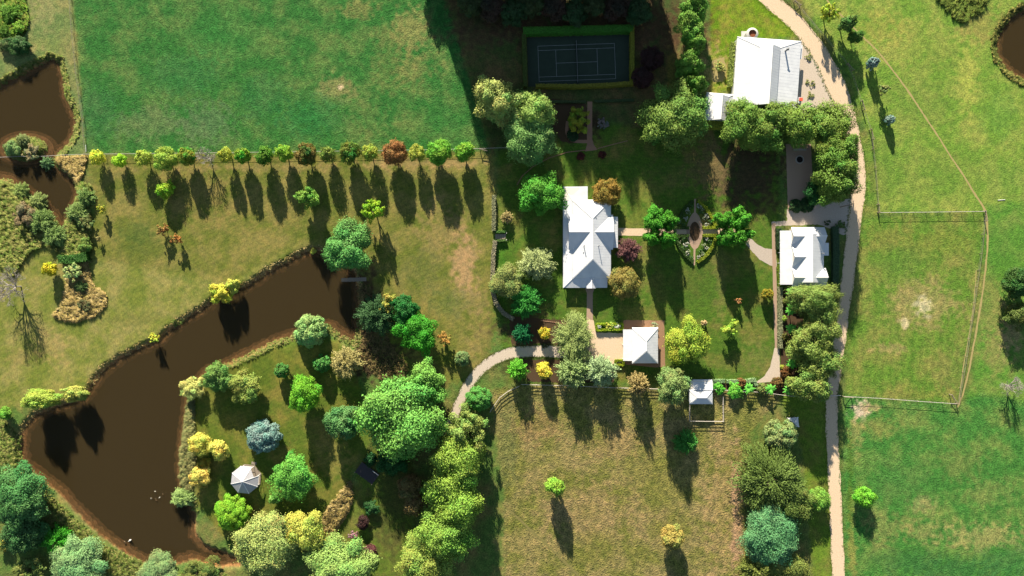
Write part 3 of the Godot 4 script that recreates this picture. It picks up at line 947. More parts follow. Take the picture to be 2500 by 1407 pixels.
func cottage():
	var he := 2.9
	var o := W(1966, 627, he)
	o.y = 0
	var t := thing("cottage", "white cottage of many gables beside the gravel drive", "cottage", o)
	var k := (HC - he) / HC / S
	var X := func(u: float) -> float: return (u - 1966.0) * k
	var Z := func(v: float) -> float: return (v - 627.0) * k
	put_box(t, "wall", "wall", X.call(1937), X.call(2010), 0.0, he, Z.call(558), Z.call(695))
	windows(t, X.call(1937), X.call(2010), Z.call(558), Z.call(695), 0.9, 2.3, 3.4)
	var rs := RoofSet.new()
	rs.gable(X.call(1935), X.call(2011.5), Z.call(572), Z.call(690), he, 32, false)
	put_roof(rs, t, "roof", "roof")
	rs = RoofSet.new()
	rs.gable(X.call(1932), X.call(2013.5), Z.call(555), Z.call(599), he + 0.01, 34, true)
	put_roof(rs, t, "roof", "roof")
	rs = RoofSet.new()
	rs.gable(X.call(1934), X.call(2016), Z.call(654.5), Z.call(700), he + 0.01, 34, true)
	put_roof(rs, t, "roof", "roof")
	rs = RoofSet.new()
	rs.gable(X.call(1934), X.call(1969), Z.call(601), Z.call(653.5), he + 0.02, 32, true)
	put_roof(rs, t, "roof", "roof")
	for g in [[1934.2, 555, 599, 34, 0], [2011, 555, 599, 34, 1], [1936, 654.5, 700, 34, 0], [2013.6, 654.5, 700, 34, 1], [1936.2, 601, 653.5, 32, 0]]:
		var zc: float = (g[1] + g[2]) * 0.5
		var r: float = (g[2] - g[1]) * 0.5 * k * tan(deg_to_rad(g[3]))
		var a := Vector3(X.call(g[0]), he - 0.05, Z.call(g[2] - 1.2))
		var b := Vector3(X.call(g[0]), he - 0.05, Z.call(g[1] + 1.2))
		var top := Vector3(X.call(g[0]), he + r - 0.2, Z.call(zc))
		if g[4] == 0: gable_wall(t, a, b, top, "wall")
		else: gable_wall(t, b, a, top, "wall")
	rs = RoofSet.new()
	rs.face([Vector3(X.call(1906.5), 2.3, Z.call(695)), Vector3(X.call(1906.5), 2.3, Z.call(563)), Vector3(X.call(1936.6), 2.82, Z.call(563)), Vector3(X.call(1936.6), 2.82, Z.call(695))])
	put_roof(rs, t, "verandah_roof", "roof")
	rs = RoofSet.new()
	rs.face([Vector3(X.call(2026), 2.3, Z.call(593)), Vector3(X.call(2026), 2.3, Z.call(624)), Vector3(X.call(2011), 2.6, Z.call(624)), Vector3(X.call(2011), 2.6, Z.call(593))])
	put_roof(rs, t, "porch_roof", "roof")
	for i in 6:
		put_box(t, "verandah_post", "trim", X.call(1908), X.call(1909.2), 0.0, 2.28, Z.call(565 + i * 25.4), Z.call(566.2 + i * 25.4))
	for i in 2:
		put_box(t, "verandah_post", "trim", X.call(2023.6), X.call(2024.8), 0.0, 2.28, Z.call(594 + i * 28.0), Z.call(595.2 + i * 28.0))
	flue(t, X.call(2003), Z.call(620), 3.2, 5.6, 0.10)
	flue(t, X.call(1971), Z.call(603), 4.6, 5.6, 0.08)

func skirt_roof(rs: RoofSet, x0: float, x1: float, z0: float, z1: float, a0: float, a1: float, b0: float, lo: float, hi: float):   # three low slopes round a raised middle a0..a1 that starts at b0
	rs.face([Vector3(x0, lo, z0), Vector3(x1, lo, z0), Vector3(a1, hi, b0), Vector3(a0, hi, b0)], 1.0)
	rs.face([Vector3(x0, lo, z1), Vector3(x0, lo, z0), Vector3(a0, hi, b0), Vector3(a0, hi, z1)], 1.0)
	rs.face([Vector3(x1, lo, z0), Vector3(x1, lo, z1), Vector3(a1, hi, z1), Vector3(a1, hi, b0)], 1.0)
	rs.ridge(Vector3(x0, lo, z0), Vector3(a0, hi, b0), 0.22)
	rs.ridge(Vector3(x1, lo, z0), Vector3(a1, hi, b0), 0.22)

func big_shed():
	var he := 3.6
	var k := (HC - he) / HC / S
	var o := W(1873, 178, he)
	o.y = 0
	var t := thing("barn", "big white steel barn with a raised central ridge at the top of the drive", "barn", o, deg_to_rad(-4.0))
	var w := 78.5 * k
	var d := 83.5 * k
	put_box(t, "wall", "shed_wall", -w + 0.3, w - 0.3, 0.0, he - 0.05, -d + 0.3, d - 0.3)
	windows(t, -w + 0.3, w - 0.3, -d + 0.3, d - 0.3, 1.2, 2.4, 5.0)
	var rs := RoofSet.new()
	var b0 := -d + 25.0 * k
	var a0 := -25.0 * k
	var a1 := 22.0 * k
	skirt_roof(rs, -w, w, -d, d, a0, a1, b0, he, he + 1.35)
	put_roof(rs, t, "skirt_roof", "roof")
	put_box(t, "clerestory_wall", "shed_wall", a0 + 0.05, a1 - 0.05, he, he + 1.75, b0 + 0.05, d - 0.1)
	rs = RoofSet.new()
	rs.gable(a0 - 0.15, a1 + 0.15, b0 - 0.2, d, he + 1.7, 33, false)
	put_roof(rs, t, "roof", "roof")
	var rise := (a1 - a0 + 0.3) * 0.5 * tan(deg_to_rad(33))
	gable_wall(t, Vector3(a1, he + 1.68, b0 + 0.02), Vector3(a0, he + 1.68, b0 + 0.02), Vector3((a0 + a1) * 0.5, he + 1.6 + rise, b0 + 0.02), "shed_wall")
	flue(t, 38.0 * k, -53.0 * k, he + 0.4, he + 2.9, 0.26)
	# east side sliding awning and lean-to
	put_box(t, "awning", "roof", w, w + 0.8, he - 1.0, he - 0.85, -d + 0.9, -d + 5.2)
	put_box(t, "lean_to_roof", "roof", w - 0.02, w + 1.6, 2.5, 2.62, 51.0 * k, 66.0 * k)
	for i in 2:
		put_box(t, "post", "trim", w + 1.4, w + 1.5, 0.0, 2.5, (52.0 + i * 12.0) * k, (52.8 + i * 12.0) * k)
	put_box(t, "red_box", "red", w + 0.9, w + 1.9, 2.625, 3.0, 53.0 * k, 61.0 * k)
	# annex
	he = 2.9
	k = (HC - he) / HC / S
	o = W(1757, 262, he)
	o.y = 0
	t = thing("annex_shed", "small white shed tucked against the barn's lower left corner", "shed", o, deg_to_rad(-4.5))
	w = 34.0 * k
	d = 34.0 * k
	put_box(t, "wall", "shed_wall", -w + 0.2, w - 0.2, 0.0, he - 0.05, -d + 0.2, d - 0.2)
	windows(t, -w + 0.2, w - 0.2, -d + 0.2, d - 0.2, 1.1, 2.2, 4.0)
	rs = RoofSet.new()
	skirt_roof(rs, -w, w, -d, d, -18.0 * k, 17.0 * k, -d + 9.0 * k, he, he + 0.75)
	put_roof(rs, t, "skirt_roof", "roof")
	put_box(t, "clerestory_wall", "shed_wall", -18.0 * k + 0.05, 17.0 * k - 0.05, he, he + 1.0, -d + 9.0 * k + 0.05, d - 0.1)
	rs = RoofSet.new()
	rs.gable(-18.0 * k - 0.1, 17.0 * k + 0.1, -d + 8.0 * k, d, he + 0.95, 33, false)
	put_roof(rs, t, "roof", "roof")
	# water tank
	o = W(1837, 82, 2.4)
	o.y = 0
	t = thing("water_tank", "round pale tank with a rusty open top behind the barn", "tank", o)
	var mb := MB.new()
	for i in 28:
		var a := TAU * i / 28.0
		var b := TAU * (i + 1) / 28.0
		var p := Vector3(cos(a), 0, sin(a))
		var q := Vector3(cos(b), 0, sin(b))
		mb.fan([q * 1.85, q * 1.85 + Vector3(0, 2.4, 0), p * 1.85 + Vector3(0, 2.4, 0), p * 1.85])
		mb.fan([q * 1.85 + Vector3(0, 2.4, 0), q * 1.15 + Vector3(0, 2.75, 0), p * 1.15 + Vector3(0, 2.75, 0), p * 1.85 + Vector3(0, 2.4, 0)])
		mb.fan([p * 1.15 + Vector3(0, 2.75, 0), q * 1.15 + Vector3(0, 2.75, 0), q * 1.15 + Vector3(0, 1.7, 0), p * 1.15 + Vector3(0, 1.7, 0)])
	part(mb.commit(), "tank_wall", mat("concrete", Color.WHITE), t)
	mb = MB.new()
	var ring := []
	for i in 24: ring.append(Vector3(1.14 * cos(TAU * i / 24.0), 2.3, 1.14 * sin(TAU * i / 24.0)))
	mb.fan(ring)
	part(mb.commit(), "rusty_lid", mat("rust", Color.WHITE), t)
	put_box(t, "base_slab", "concrete", -2.6, 2.1, 0.0, 0.08, -1.6, 2.2)

func stable():
	var he := 2.5
	var k := (HC - he) / HC / S
	var o := W(1712, 957, he)
	o.y = 0
	var t := thing("stable", "small grey roofed stable by the rail fence below the garden", "stable", o)
	put_box(t, "wall", "wall", -26.0 * k, 25.0 * k, 0.0, he, -27.0 * k, 27.0 * k)
	windows(t, -26.0 * k, 25.0 * k, -27.0 * k, 27.0 * k, 1.2, 2.1, 3.6)
	var rs := RoofSet.new()
	rs.hip(-28.5 * k, 28.0 * k, -5.0 * k, 30.0 * k, he, 28)
	put_roof(rs, t, "roof", "roof")
	rs = RoofSet.new()
	rs.face([Vector3(-20.0 * k, he - 0.1, -30.0 * k), Vector3(28.0 * k, he - 0.1, -30.0 * k), Vector3(28.0 * k, he + 0.35, -4.0 * k), Vector3(-20.0 * k, he + 0.35, -4.0 * k)])
	put_roof(rs, t, "lean_to_roof", "roof")
	var dr := put_box(t, "door", "door", -1.0, 1.0, 0.0, 2.1, 27.0 * k, 27.0 * k + 0.06)
	put_box(dr, "handle", "steel", 0.7, 0.8, 1.0, 1.1, 27.0 * k + 0.06, 27.0 * k + 0.12)

func gazebo():
	var he := 2.5
	var k := (HC - he) / HC / S
	var o := W(597.5, 1172, he)
	o.y = 0
	var t := thing("gazebo", "octagonal grey roofed gazebo on the pond lawn", "gazebo", o, deg_to_rad(-6.0))
	var r := 35.5 * k
	var apex := Vector3(0, he + 2.0, 0)
	for i in 8:
		var a := TAU * (i + 0.5) / 8.0
		var b := TAU * (i + 1.5) / 8.0
		var p := Vector3(cos(a) * r, he, sin(a) * r)
		var q := Vector3(cos(b) * r, he, sin(b) * r)
		if i != 5 or true:
			var rs := RoofSet.new()
			if i == 6:
				var q2 := q.lerp(apex, 0.30)
				var p2 := p.lerp(apex, 0.12)
				rs.face([p2, q2, apex], 0.6)
			else:
				rs.face([p, q, apex], 0.6)
			rs.ridge(p, apex, 0.16)
			put_roof(rs, t, "roof_panel", "grey_roof")
		var mb := MB.new()
		mb.tube(Vector3(p.x * 0.9, 0.2, p.z * 0.9), Vector3(p.x * 0.9, he + 0.1, p.z * 0.9), 0.07, 0.07, 6)
		part(mb.commit(), "post", mat("trim", Color.WHITE), t)
		if i != 6:
			mb = MB.new()
			mb.bar(Vector3(p.x * 0.9, 0.95, p.z * 0.9), Vector3(q.x * 0.9, 0.95, q.z * 0.9), 0.08, 0.06)
			part(mb.commit(), "railing", mat("trim", Color.WHITE), t)
	var mb := MB.new()
	var ring := []
	for i in 8:
		var a := TAU * (i + 0.5) / 8.0
		ring.append(Vector3(cos(a) * r * 0.97, 0.2, sin(a) * r * 0.97))
	mb.slab(ring, 0.2)
	part(mb.commit(), "floor_deck", mat("timber", Color.WHITE), t)
	put_box(t, "step", "timber", 0.6, 2.2, 0.0, 0.12, -r * 0.97 - 0.7, -r * 0.97 + 0.1)

func pump_house():
	var he := 2.0
	var k := (HC - he) / HC / S
	var o := W(1938, 1032, he)
	o.y = 0
	var t := thing("pump_house", "tiny white peaked shed half hidden by a round tree", "shed", o, deg_to_rad(6.0))
	put_box(t, "wall", "wall", -10.0 * k, 10.0 * k, 0.0, he, -10.0 * k, 10.0 * k)
	var rs := RoofSet.new()
	rs.hip(-12.0 * k, 12.0 * k, -12.0 * k, 12.0 * k, he, 30)
	put_roof(rs, t, "roof", "roof")
	var dr := put_box(t, "door", "door", -0.4, 0.4, 0.0, 1.8, -10.0 * k - 0.05, -10.0 * k)
	put_box(dr, "handle", "steel", 0.2, 0.28, 0.9, 1.0, -10.0 * k - 0.1, -10.0 * k - 0.05)

# ---------------------------------------------------------------- tennis court
func make_court():
	var surf := MB.new()
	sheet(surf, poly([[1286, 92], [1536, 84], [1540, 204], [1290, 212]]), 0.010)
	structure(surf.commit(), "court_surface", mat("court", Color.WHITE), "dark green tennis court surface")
	var o := W(1408.2, 152.5)
	var t := thing("court_marking", "white painted lines of the shaded tennis court", "court lines", Vector3(o.x, 0.014, o.z), deg_to_rad(2.1))
	var L := 11.885
	var Wd := 5.485
	for q in [[-L, -Wd, L, -Wd], [-L, Wd, L, Wd], [-L, -4.115, L, -4.115], [-L, 4.115, L, 4.115], [-L, -Wd, -L, Wd], [L, -Wd, L, Wd], [-6.4, -4.115, -6.4, 4.115], [6.4, -4.115, 6.4, 4.115], [-6.4, 0, 6.4, 0]]:
		var mb := MB.new()
		var hx: float = maxf(absf(q[2] - q[0]) * 0.5, 0.045)
		var hz: float = maxf(absf(q[3] - q[1]) * 0.5, 0.045)
		if hz > hx: hz -= 0.046
		mb.fan([Vector3(-hx, 0, -hz), Vector3(hx, 0, -hz), Vector3(hx, 0, hz), Vector3(-hx, 0, hz)])
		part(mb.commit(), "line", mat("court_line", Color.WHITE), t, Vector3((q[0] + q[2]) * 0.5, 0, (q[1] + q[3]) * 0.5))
	t = thing("tennis_net", "dark tennis net with pale top band across the court", "net", Vector3(o.x, 0.012, o.z), deg_to_rad(2.1))
	for s in [-1.0, 1.0]:
		var mb := MB.new()
		mb.tube(Vector3(0, 0, 6.4 * s), Vector3(0, 1.07, 6.4 * s), 0.05, 0.05, 8, Color.WHITE, true)
		part(mb.commit(), "post", mat("steel", Color.WHITE), t)
	var mesh := MB.new()
	for i in 30:
		mesh.bar(Vector3(0, 0.05 + i * 0.031, -6.4), Vector3(0, 0.05 + i * 0.031, 6.4), 0.01, 0.012)
	part(mesh.commit(), "mesh_net", mat("net", Color.WHITE), t)
	var band := MB.new()
	band.bar(Vector3(0, 1.0, -6.4), Vector3(0, 1.0, 6.4), 0.07, 0.06)
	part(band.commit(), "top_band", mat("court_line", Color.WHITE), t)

# ---------------------------------------------------------------- fences
func rail_fence(pts: Array, label: String, m: String, gap := 2.6):
	var p0 := W(pts[0][0], pts[0][1])
	var t := thing("rail_fence", label, "fence", p0, 0.0, "")
	var post := MB.new()
	post.box(Vector3(0, 0.675, 0), Vector3(0.13, 1.35, 0.13))
	var pm := post.commit()
	var last := Vector3.INF
	for i in pts.size() - 1:
		var a := W(pts[i][0], pts[i][1]) - p0
		var b := W(pts[i + 1][0], pts[i + 1][1]) - p0
		var n := maxi(1, roundi(a.distance_to(b) / gap))
		for k in n + (1 if i == pts.size() - 2 else 0):
			var p := a.lerp(b, float(k) / n)
			part(pm, "post", mat(m, Color.WHITE), t, p)
			if k < n:
				var q := a.lerp(b, (k + 1.0) / n)
				for y in [0.45, 0.85, 1.25]:
					var mb := MB.new()
					var e := (q - p).normalized() * 0.066
					mb.bar(p + e + Vector3(0, y, 0), q - e + Vector3(0, y, 0), 0.06, 0.14)
					part(mb.commit(), "rail", mat(m if y < 1.2 else "white_rail", Color.WHITE), t)

func wire_fence(pts: Array, label: String, gap := 5.0, tape := 0.05, top := "timber"):
	var p0 := G(pts[0][0], pts[0][1])
	var t := thing("wire_fence", label, "fence", p0)
	var post := MB.new()
	post.tube(Vector3.ZERO, Vector3(0, 1.2, 0), 0.07, 0.065, 6, Color.WHITE, true)
	var pm := post.commit()
	var wire := MB.new()
	var tp := MB.new()
	for i in pts.size() - 1:
		var a := Vector2(pts[i][0], pts[i][1])
		var b := Vector2(pts[i + 1][0], pts[i + 1][1])
		var n := maxi(1, roundi(a.distance_to(b) / S / gap))
		for k in n + (1 if i == pts.size() - 2 else 0):
			var q := a.lerp(b, float(k) / n)
			var p := G(q.x, q.y) - p0
			part(pm, "post", mat("timber", Color.WHITE), t, p)
			if k < n:
				var q2 := a.lerp(b, (k + 1.0) / n)
				var p2 := G(q2.x, q2.y) - p0
				for y in [0.3, 0.6, 0.9]:
					wire.bar(p + Vector3(0.08, y, 0), p2 + Vector3(0.08, y, 0), 0.012, 0.012)
				tp.bar(p + Vector3(0.08, 1.12, 0), p2 + Vector3(0.08, 1.12, 0), tape, 0.05)
	part(wire.commit(), "wire", mat("steel", Color.WHITE), t)
	part(tp.commit(), "top_wire", mat(top, Color.WHITE), t)

func brace(u: float, v: float, du: float, dv: float, label: String):   # timber strainer: two posts, a rail and a stay
	var a := W(u, v)
	var b := W(u + du, v + dv) - a
	var t := thing("strainer_post", label, "fence post", a)
	for p in [Vector3.ZERO, b]:
		var mb := MB.new()
		mb.tube(p, p + Vector3(0, 1.6, 0), 0.13, 0.12, 8, Color.WHITE, true)
		part(mb.commit(), "post", mat("timber", Color.WHITE), t)
	var mb := MB.new()
	mb.bar(Vector3(0, 1.3, 0), b + Vector3(0, 1.3, 0), 0.14, 0.14)
	part(mb.commit(), "rail", mat("timber", Color.WHITE), t)
	mb = MB.new()
	mb.bar(Vector3(0, 1.2, 0), b + Vector3(0, 0.1, 0), 0.1, 0.1)
	part(mb.commit(), "stay", mat("timber", Color.WHITE), t)

func make_fences():
	rail_fence([[1196,1006],[1206,990],[1220,970],[1240,955],[1268,942]], "curved post and rail fence where the pale drive meets the trees", "rail")
	rail_fence([[1272,938],[1385,941],[1500,946],[1610,949],[1684,950]], "long post and rail fence below the garage garden", "rail")
	rail_fence([[1742,950],[1800,954],[1860,957],[1925,966],[2018,970]], "post and rail fence below the fern bed", "rail")
	rail_fence([[1682,990],[1682,1027],[1764,1028],[1763,968]], "square rail pen below the stable", "rail")
	wire_fence([[168,-60],[178,80],[188,180],[204,290],[210,377]], "wire fence down the left side of the big green paddock", 6.0, 0.06)
	wire_fence([[-60,385],[100,382],[210,378],[500,375],[800,371],[1060,367],[1180,364],[1242,362]], "long wire fence behind the row of young trees", 6.0, 0.05, "white_rail")
	wire_fence([[1915,-20],[1950,20],[2000,80],[2060,150],[2082,195],[2103,260],[2123,318],[2134,410],[2142,518]], "wire fence following the right side of the drive", 6.0, 0.06)
	wire_fence([[2142,520],[2260,519],[2404,517]], "short wire fence across the top of the mown yard", 4.0, 0.08, "white_rail")
	wire_fence([[2402,525],[2392,620],[2375,740],[2356,870],[2336,985]], "wire fence down the far side of the mown yard", 5.0, 0.06)
	wire_fence([[2056,967],[2150,972],[2240,979],[2330,985]], "wire fence along the bottom of the mown yard", 4.0, 0.08, "white_rail")
	brace(1172, 366, 18, 4, "timber strainer at the end of the tree row fence")
	brace(1938, 6, 14, 10, "timber strainer on the drive fence near the top edge")
	brace(2066, 158, 14, 16, "grey timber strainer beside the long conifer shadow")
	brace(2101, 248, 6, 22, "lone dark strainer on the drive fence below the long shadow")
	brace(2123, 318, 6, 24, "timber strainer halfway along the drive fence")
	brace(2141, 500, 2, 20, "corner strainer at the mown yard's upper left")
	brace(2400, 516, 4, 24, "corner strainer where the livestock track squeezes past")
	brace(2318, 963, 16, 22, "leaning strainer at the mown yard's lower right corner")
	brace(2058, 968, 20, 2, "strainer beside the farm gate at the drive")
	# farm gate across the drive
	var a := W(2012, 967)
	var t := thing("farm_gate", "pale metal farm gate across the drive", "gate", a)
	var L := W(2050, 965) - a
	for y in [0.2, 0.5, 0.8, 1.1]:
		var mb := MB.new()
		mb.bar(Vector3(0, y, 0), L + Vector3(0, y, 0), 0.05, 0.05)
		part(mb.commit(), "bar", mat("white_rail", Color.WHITE), t)
	for s in [0.0, 0.5, 1.0]:
		var mb := MB.new()
		mb.tube(L * s, L * s + Vector3(0, 1.2, 0), 0.05, 0.05, 6)
		part(mb.commit(), "upright", mat("white_rail", Color.WHITE), t)

# ---------------------------------------------------------------- foliage
const CLASSES := [[1300, 0.18, 1.0], [3200, 0.23, 1.8], [6800, 0.28, 3.0], [13500, 0.32, 4.6], [22000, 0.36, 6.8], [34000, 0.42, 10.0]]   # leaves, leaf length, nominal crown radius

func class_of(r: float) -> int:
	return 0 if r < 1.35 else 1 if r < 2.35 else 2 if r < 3.7 else 3 if r < 5.6 else 4 if r < 8.2 else 5

func add_leaf(mb: MB, p: Vector3, nrm: Vector3, tan_: Vector3, l: float, w: float, col: Color):
	var s := nrm.cross(tan_).normalized() * w * 0.5
	var t := tan_ * l * 0.5
	var b := mb.v.size()
	mb.v.append(p - t * 0.9 - s * 0.35); mb.v.append(p - s + t * 0.1 - nrm * l * 0.08); mb.v.append(p + t); mb.v.append(p + s + t * 0.1 - nrm * l * 0.08)
	for i in 4:
		mb.n.append(nrm); mb.c.append(col); mb.uv.append(Vector2.ZERO)
	for i in [0, 2, 1, 0, 3, 2]: mb.ix.append(b + i)

func rdir(r: RandomNumberGenerator) -> Vector3:
	var z := r.randf_range(-1, 1)
	var t := r.randf() * TAU
	var q := sqrt(1 - z * z)
	return Vector3(q * cos(t), z, q * sin(t))

func crown_mesh(kind: String, cls: int, variant: int) -> ArrayMesh:
	var key := "%s_%d_%d" % [kind, cls, variant]
	if crowns.has(key): return crowns[key]
	var r := RandomNumberGenerator.new()
	r.seed = hash(key)
	var n: int = CLASSES[cls][0]
	var leaf: float = CLASSES[cls][1] / CLASSES[cls][2]
	var A := 1.5
	var blobs := []   # centre, radius, flattening, tint
	var mottle := 0.20
	var size_k := 1.0 + 0.25 * (cls - 2)
	match kind:
		"round", "mottled", "airy":
			A = 1.7
			if kind == "airy": n = int(n * 0.6)
			if kind == "mottled": mottle = 0.5
			var nb := int(34 * size_k) + 8
			for i in nb:
				var d := rdir(r)
				var rb := r.randf_range(0.20, 0.34)
				var q := r.randf_range(0.78, 1.02)
				blobs.append([Vector3(d.x * (1 - rb) * q, A * 0.5 + d.y * (A * 0.5 - rb) * q, d.z * (1 - rb) * q), rb, 1.0])
		"billow":
			A = 1.45
			var nb := int(24 * size_k) + 6
			for i in nb:
				var d := rdir(r)
				d.y = maxf(d.y, -0.45)
				var rb := r.randf_range(0.17, 0.36)
				var q := r.randf_range(0.72, 1.10)
				blobs.append([Vector3(d.x * (1 - rb) * q, A * 0.45 + d.y * (A * 0.55 - rb) * q, d.z * (1 - rb) * q), rb, 0.85])
		"loose":
			A = 1.5
			n = int(n * 0.62)
			var nb := int(30 * size_k) + 10
			for i in nb:
				var d := rdir(r)
				var rb := r.randf_range(0.10, 0.22)
				var q := r.randf_range(0.35, 1.08)
				blobs.append([Vector3(d.x * (1 - rb) * q, A * 0.5 + d.y * (A * 0.5 - rb) * q, d.z * (1 - rb) * q), rb, 0.9])
		"dome":
			A = 1.15
			for i in int(46 * size_k) + 10:
				var d := rdir(r)
				d.y = absf(d.y) * 1.0 - 0.12
				var rb := r.randf_range(0.15, 0.24)
				blobs.append([Vector3(d.x * (1 - rb), 0.22 + d.y * (A - 0.22 - rb), d.z * (1 - rb)), rb, 1.0])
		"cone":
			A = 2.6
			for i in 46:
				var t := pow(r.randf(), 1.25)
				var rr := (1 - t) * 0.78
				var an := r.randf() * TAU
				var rb := 0.10 + 0.22 * (1 - t)
				blobs.append([Vector3(cos(an) * rr, 0.12 + t * (A - 0.3), sin(an) * rr), rb, 0.6])
		"tier":
			A = 1.5
			for i in int(26 * size_k) + 6:
				var d := rdir(r)
				var rb := r.randf_range(0.18, 0.40)
				var q := r.randf_range(0.6, 1.08)
				blobs.append([Vector3(d.x * (1 - rb) * q, A * 0.5 + d.y * (A * 0.5 - 0.1) * q, d.z * (1 - rb) * q), rb, 0.32])
	var mb := MB.new()
	if kind == "spray":   # long feathery shoots arching outward from the crown's heart
		A = 1.3
		var shoots := int(90 * size_k) + 30
		var per := int(n / shoots)
		for s in shoots:
			var d := rdir(r)
			d.y = d.y * 0.75 + 0.3
			d = d.normalized()
			var L := r.randf_range(0.65, 1.08)
			var tint := Color(1, 1, 1) * r.randf_range(0.8, 1.2)
			for k in per:
				var t := pow((k + r.randf()) / per, 0.7)
				var p := Vector3(d.x, d.y * 0.7, d.z) * L * t + Vector3(0, A * 0.42 - 0.35 * t * t * (1.0 - d.y), 0)
				p += rdir(r) * 0.10
				var along := (Vector3(d.x, d.y * 0.5 - 0.4 * t, d.z) + rdir(r) * 0.3).normalized()
				var nn := along.cross(rdir(r)).normalized()
				if nn.y < 0: nn = -nn
				var g := r.randf_range(0.75, 1.25)
				add_leaf(mb, p, nn, along, leaf * 1.7, leaf * 0.55, Color(tint.r * g, tint.g * g, tint.b * g))
	else:
		if kind != "loose" and kind != "cone":
			var inner := int(n * 0.15)
			for i in inner:   # leaves inside the crown that close the gaps between its clumps
				var d := rdir(r)
				var q := r.randf_range(0.4, 0.7)
				var base := 0.42 if kind == "dome" else 0.5
				var p := Vector3(d.x * q, A * base + d.y * A * minf(base, 0.48) * q, d.z * q)
				var nn := (d + Vector3(0, 0.35, 0) + rdir(r) * 0.6).normalized()
				var g := r.randf_range(0.7, 1.1)
				add_leaf(mb, p, nn, nn.cross(rdir(r)).normalized(), leaf * 1.3, leaf, Color(g, g, g))
		var tot := 0.0
		for b in blobs: tot += b[1] * b[1]
		for b in blobs:
			var cnt := int(n * b[1] * b[1] / tot)
			var bt := r.randf_range(0.86, 1.14)
			var hue := r.randf_range(-mottle, mottle)
			var out: Vector3 = (b[0] - Vector3(0, A * 0.4, 0))
			out = out.normalized() if out.length() > 0.05 else Vector3.UP
			for i in cnt:
				var d := rdir(r)
				if d.dot(out) < -0.35 and r.randf() < 0.75: d = -d
				var rad: float = b[1] * (r.randf_range(0.72, 1.06) if r.randf() < 0.85 else r.randf_range(0.9, 1.35))
				var p: Vector3 = b[0] + Vector3(d.x, d.y * b[2], d.z) * rad
				var nn := (d + Vector3(0, 0.35, 0) + rdir(r) * 0.75).normalized()
				var tt := nn.cross(rdir(r)).normalized()
				var g := bt * r.randf_range(0.72, 1.28)
				var hh := hue + r.randf_range(-0.06, 0.06)
				add_leaf(mb, p, nn, tt, leaf * r.randf_range(0.55, 1.6), leaf * r.randf_range(0.5, 0.95), Color(g * (1 + hh * 1.6), g * (1 - hh * 0.5), g * (1 - hh * 0.2)))
	var lump := FastNoiseLite.new()
	lump.seed = hash(key) % 1000
	lump.frequency = 1.0
	lump.fractal_octaves = 2
	var amp := 0.14 if kind == "dome" else 0.30 if kind in ["billow", "tier", "loose"] else 0.22
	for i in range(0, mb.v.size(), 4):   # an uneven outline: whole leaves pushed in or out with their side of the crown
		var ctr := mb.v[i] - Vector3(0, A * 0.45, 0)
		var d := ctr.normalized()
		var push := ctr * amp * lump.get_noise_3d(d.x * 1.3, d.y * 1.3, d.z * 1.3)
		for k in 4:
			var q := mb.v[i + k] + push
			mb.v[i + k] = Vector3(q.x, maxf(q.y / A, 0.0), q.z)
	crowns[key] = mb.commit()
	return crowns[key]

func trunk_mesh(variant: int) -> ArrayMesh:   # unit tree: crown radius 1, height 1
	var key := "trunk_%d" % variant
	if crowns.has(key): return crowns[key]
	var r := RandomNumberGenerator.new()
	r.seed = 900 + variant
	var mb := MB.new()
	var p := Vector3.ZERO
	var rad := 0.075
	var knots := [p]
	for i in 5:
		var q := Vector3(p.x + r.randf_range(-0.05, 0.05), (i + 1) * 0.16, p.z + r.randf_range(-0.05, 0.05))
		mb.tube(p, q, rad, rad * 0.78, 7)
		rad *= 0.78
		p = q
		knots.append(p)
	for i in 9:
		var k: Vector3 = knots[1 + i % 4]
		var an := TAU * i / 9.0 + r.randf() * 0.5
		var far := r.randf_range(0.45, 0.72)
		var mid := k + Vector3(cos(an) * far * 0.5, 0.10, sin(an) * far * 0.5)
		var end := k + Vector3(cos(an) * far, r.randf_range(0.16, 0.30), sin(an) * far)
		mb.tube(k, mid, 0.030, 0.020, 5)
		mb.tube(mid, end, 0.020, 0.006, 5)
		mb.tube(mid, mid + (end - mid).rotated(Vector3.UP, 0.8) * 0.8 + Vector3(0, 0.05, 0), 0.014, 0.004, 4)
	crowns[key] = mb.commit()
	return crowns[key]

var tree_count := 0
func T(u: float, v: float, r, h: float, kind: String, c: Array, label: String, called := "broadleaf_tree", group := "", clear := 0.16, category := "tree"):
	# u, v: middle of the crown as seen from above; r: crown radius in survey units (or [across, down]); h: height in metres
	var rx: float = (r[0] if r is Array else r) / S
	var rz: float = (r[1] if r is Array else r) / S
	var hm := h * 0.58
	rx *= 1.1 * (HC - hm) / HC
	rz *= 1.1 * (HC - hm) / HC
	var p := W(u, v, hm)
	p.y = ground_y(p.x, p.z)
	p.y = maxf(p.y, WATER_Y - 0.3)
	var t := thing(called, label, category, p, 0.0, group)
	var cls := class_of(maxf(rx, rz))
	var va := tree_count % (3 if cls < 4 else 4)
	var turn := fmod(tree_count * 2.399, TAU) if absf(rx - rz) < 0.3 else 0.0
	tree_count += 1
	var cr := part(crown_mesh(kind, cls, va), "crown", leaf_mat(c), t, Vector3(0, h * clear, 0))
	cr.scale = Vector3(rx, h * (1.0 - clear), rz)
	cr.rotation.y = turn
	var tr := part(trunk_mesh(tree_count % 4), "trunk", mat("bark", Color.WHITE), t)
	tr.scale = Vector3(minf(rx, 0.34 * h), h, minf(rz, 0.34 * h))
	tr.rotation.y = turn * 0.7

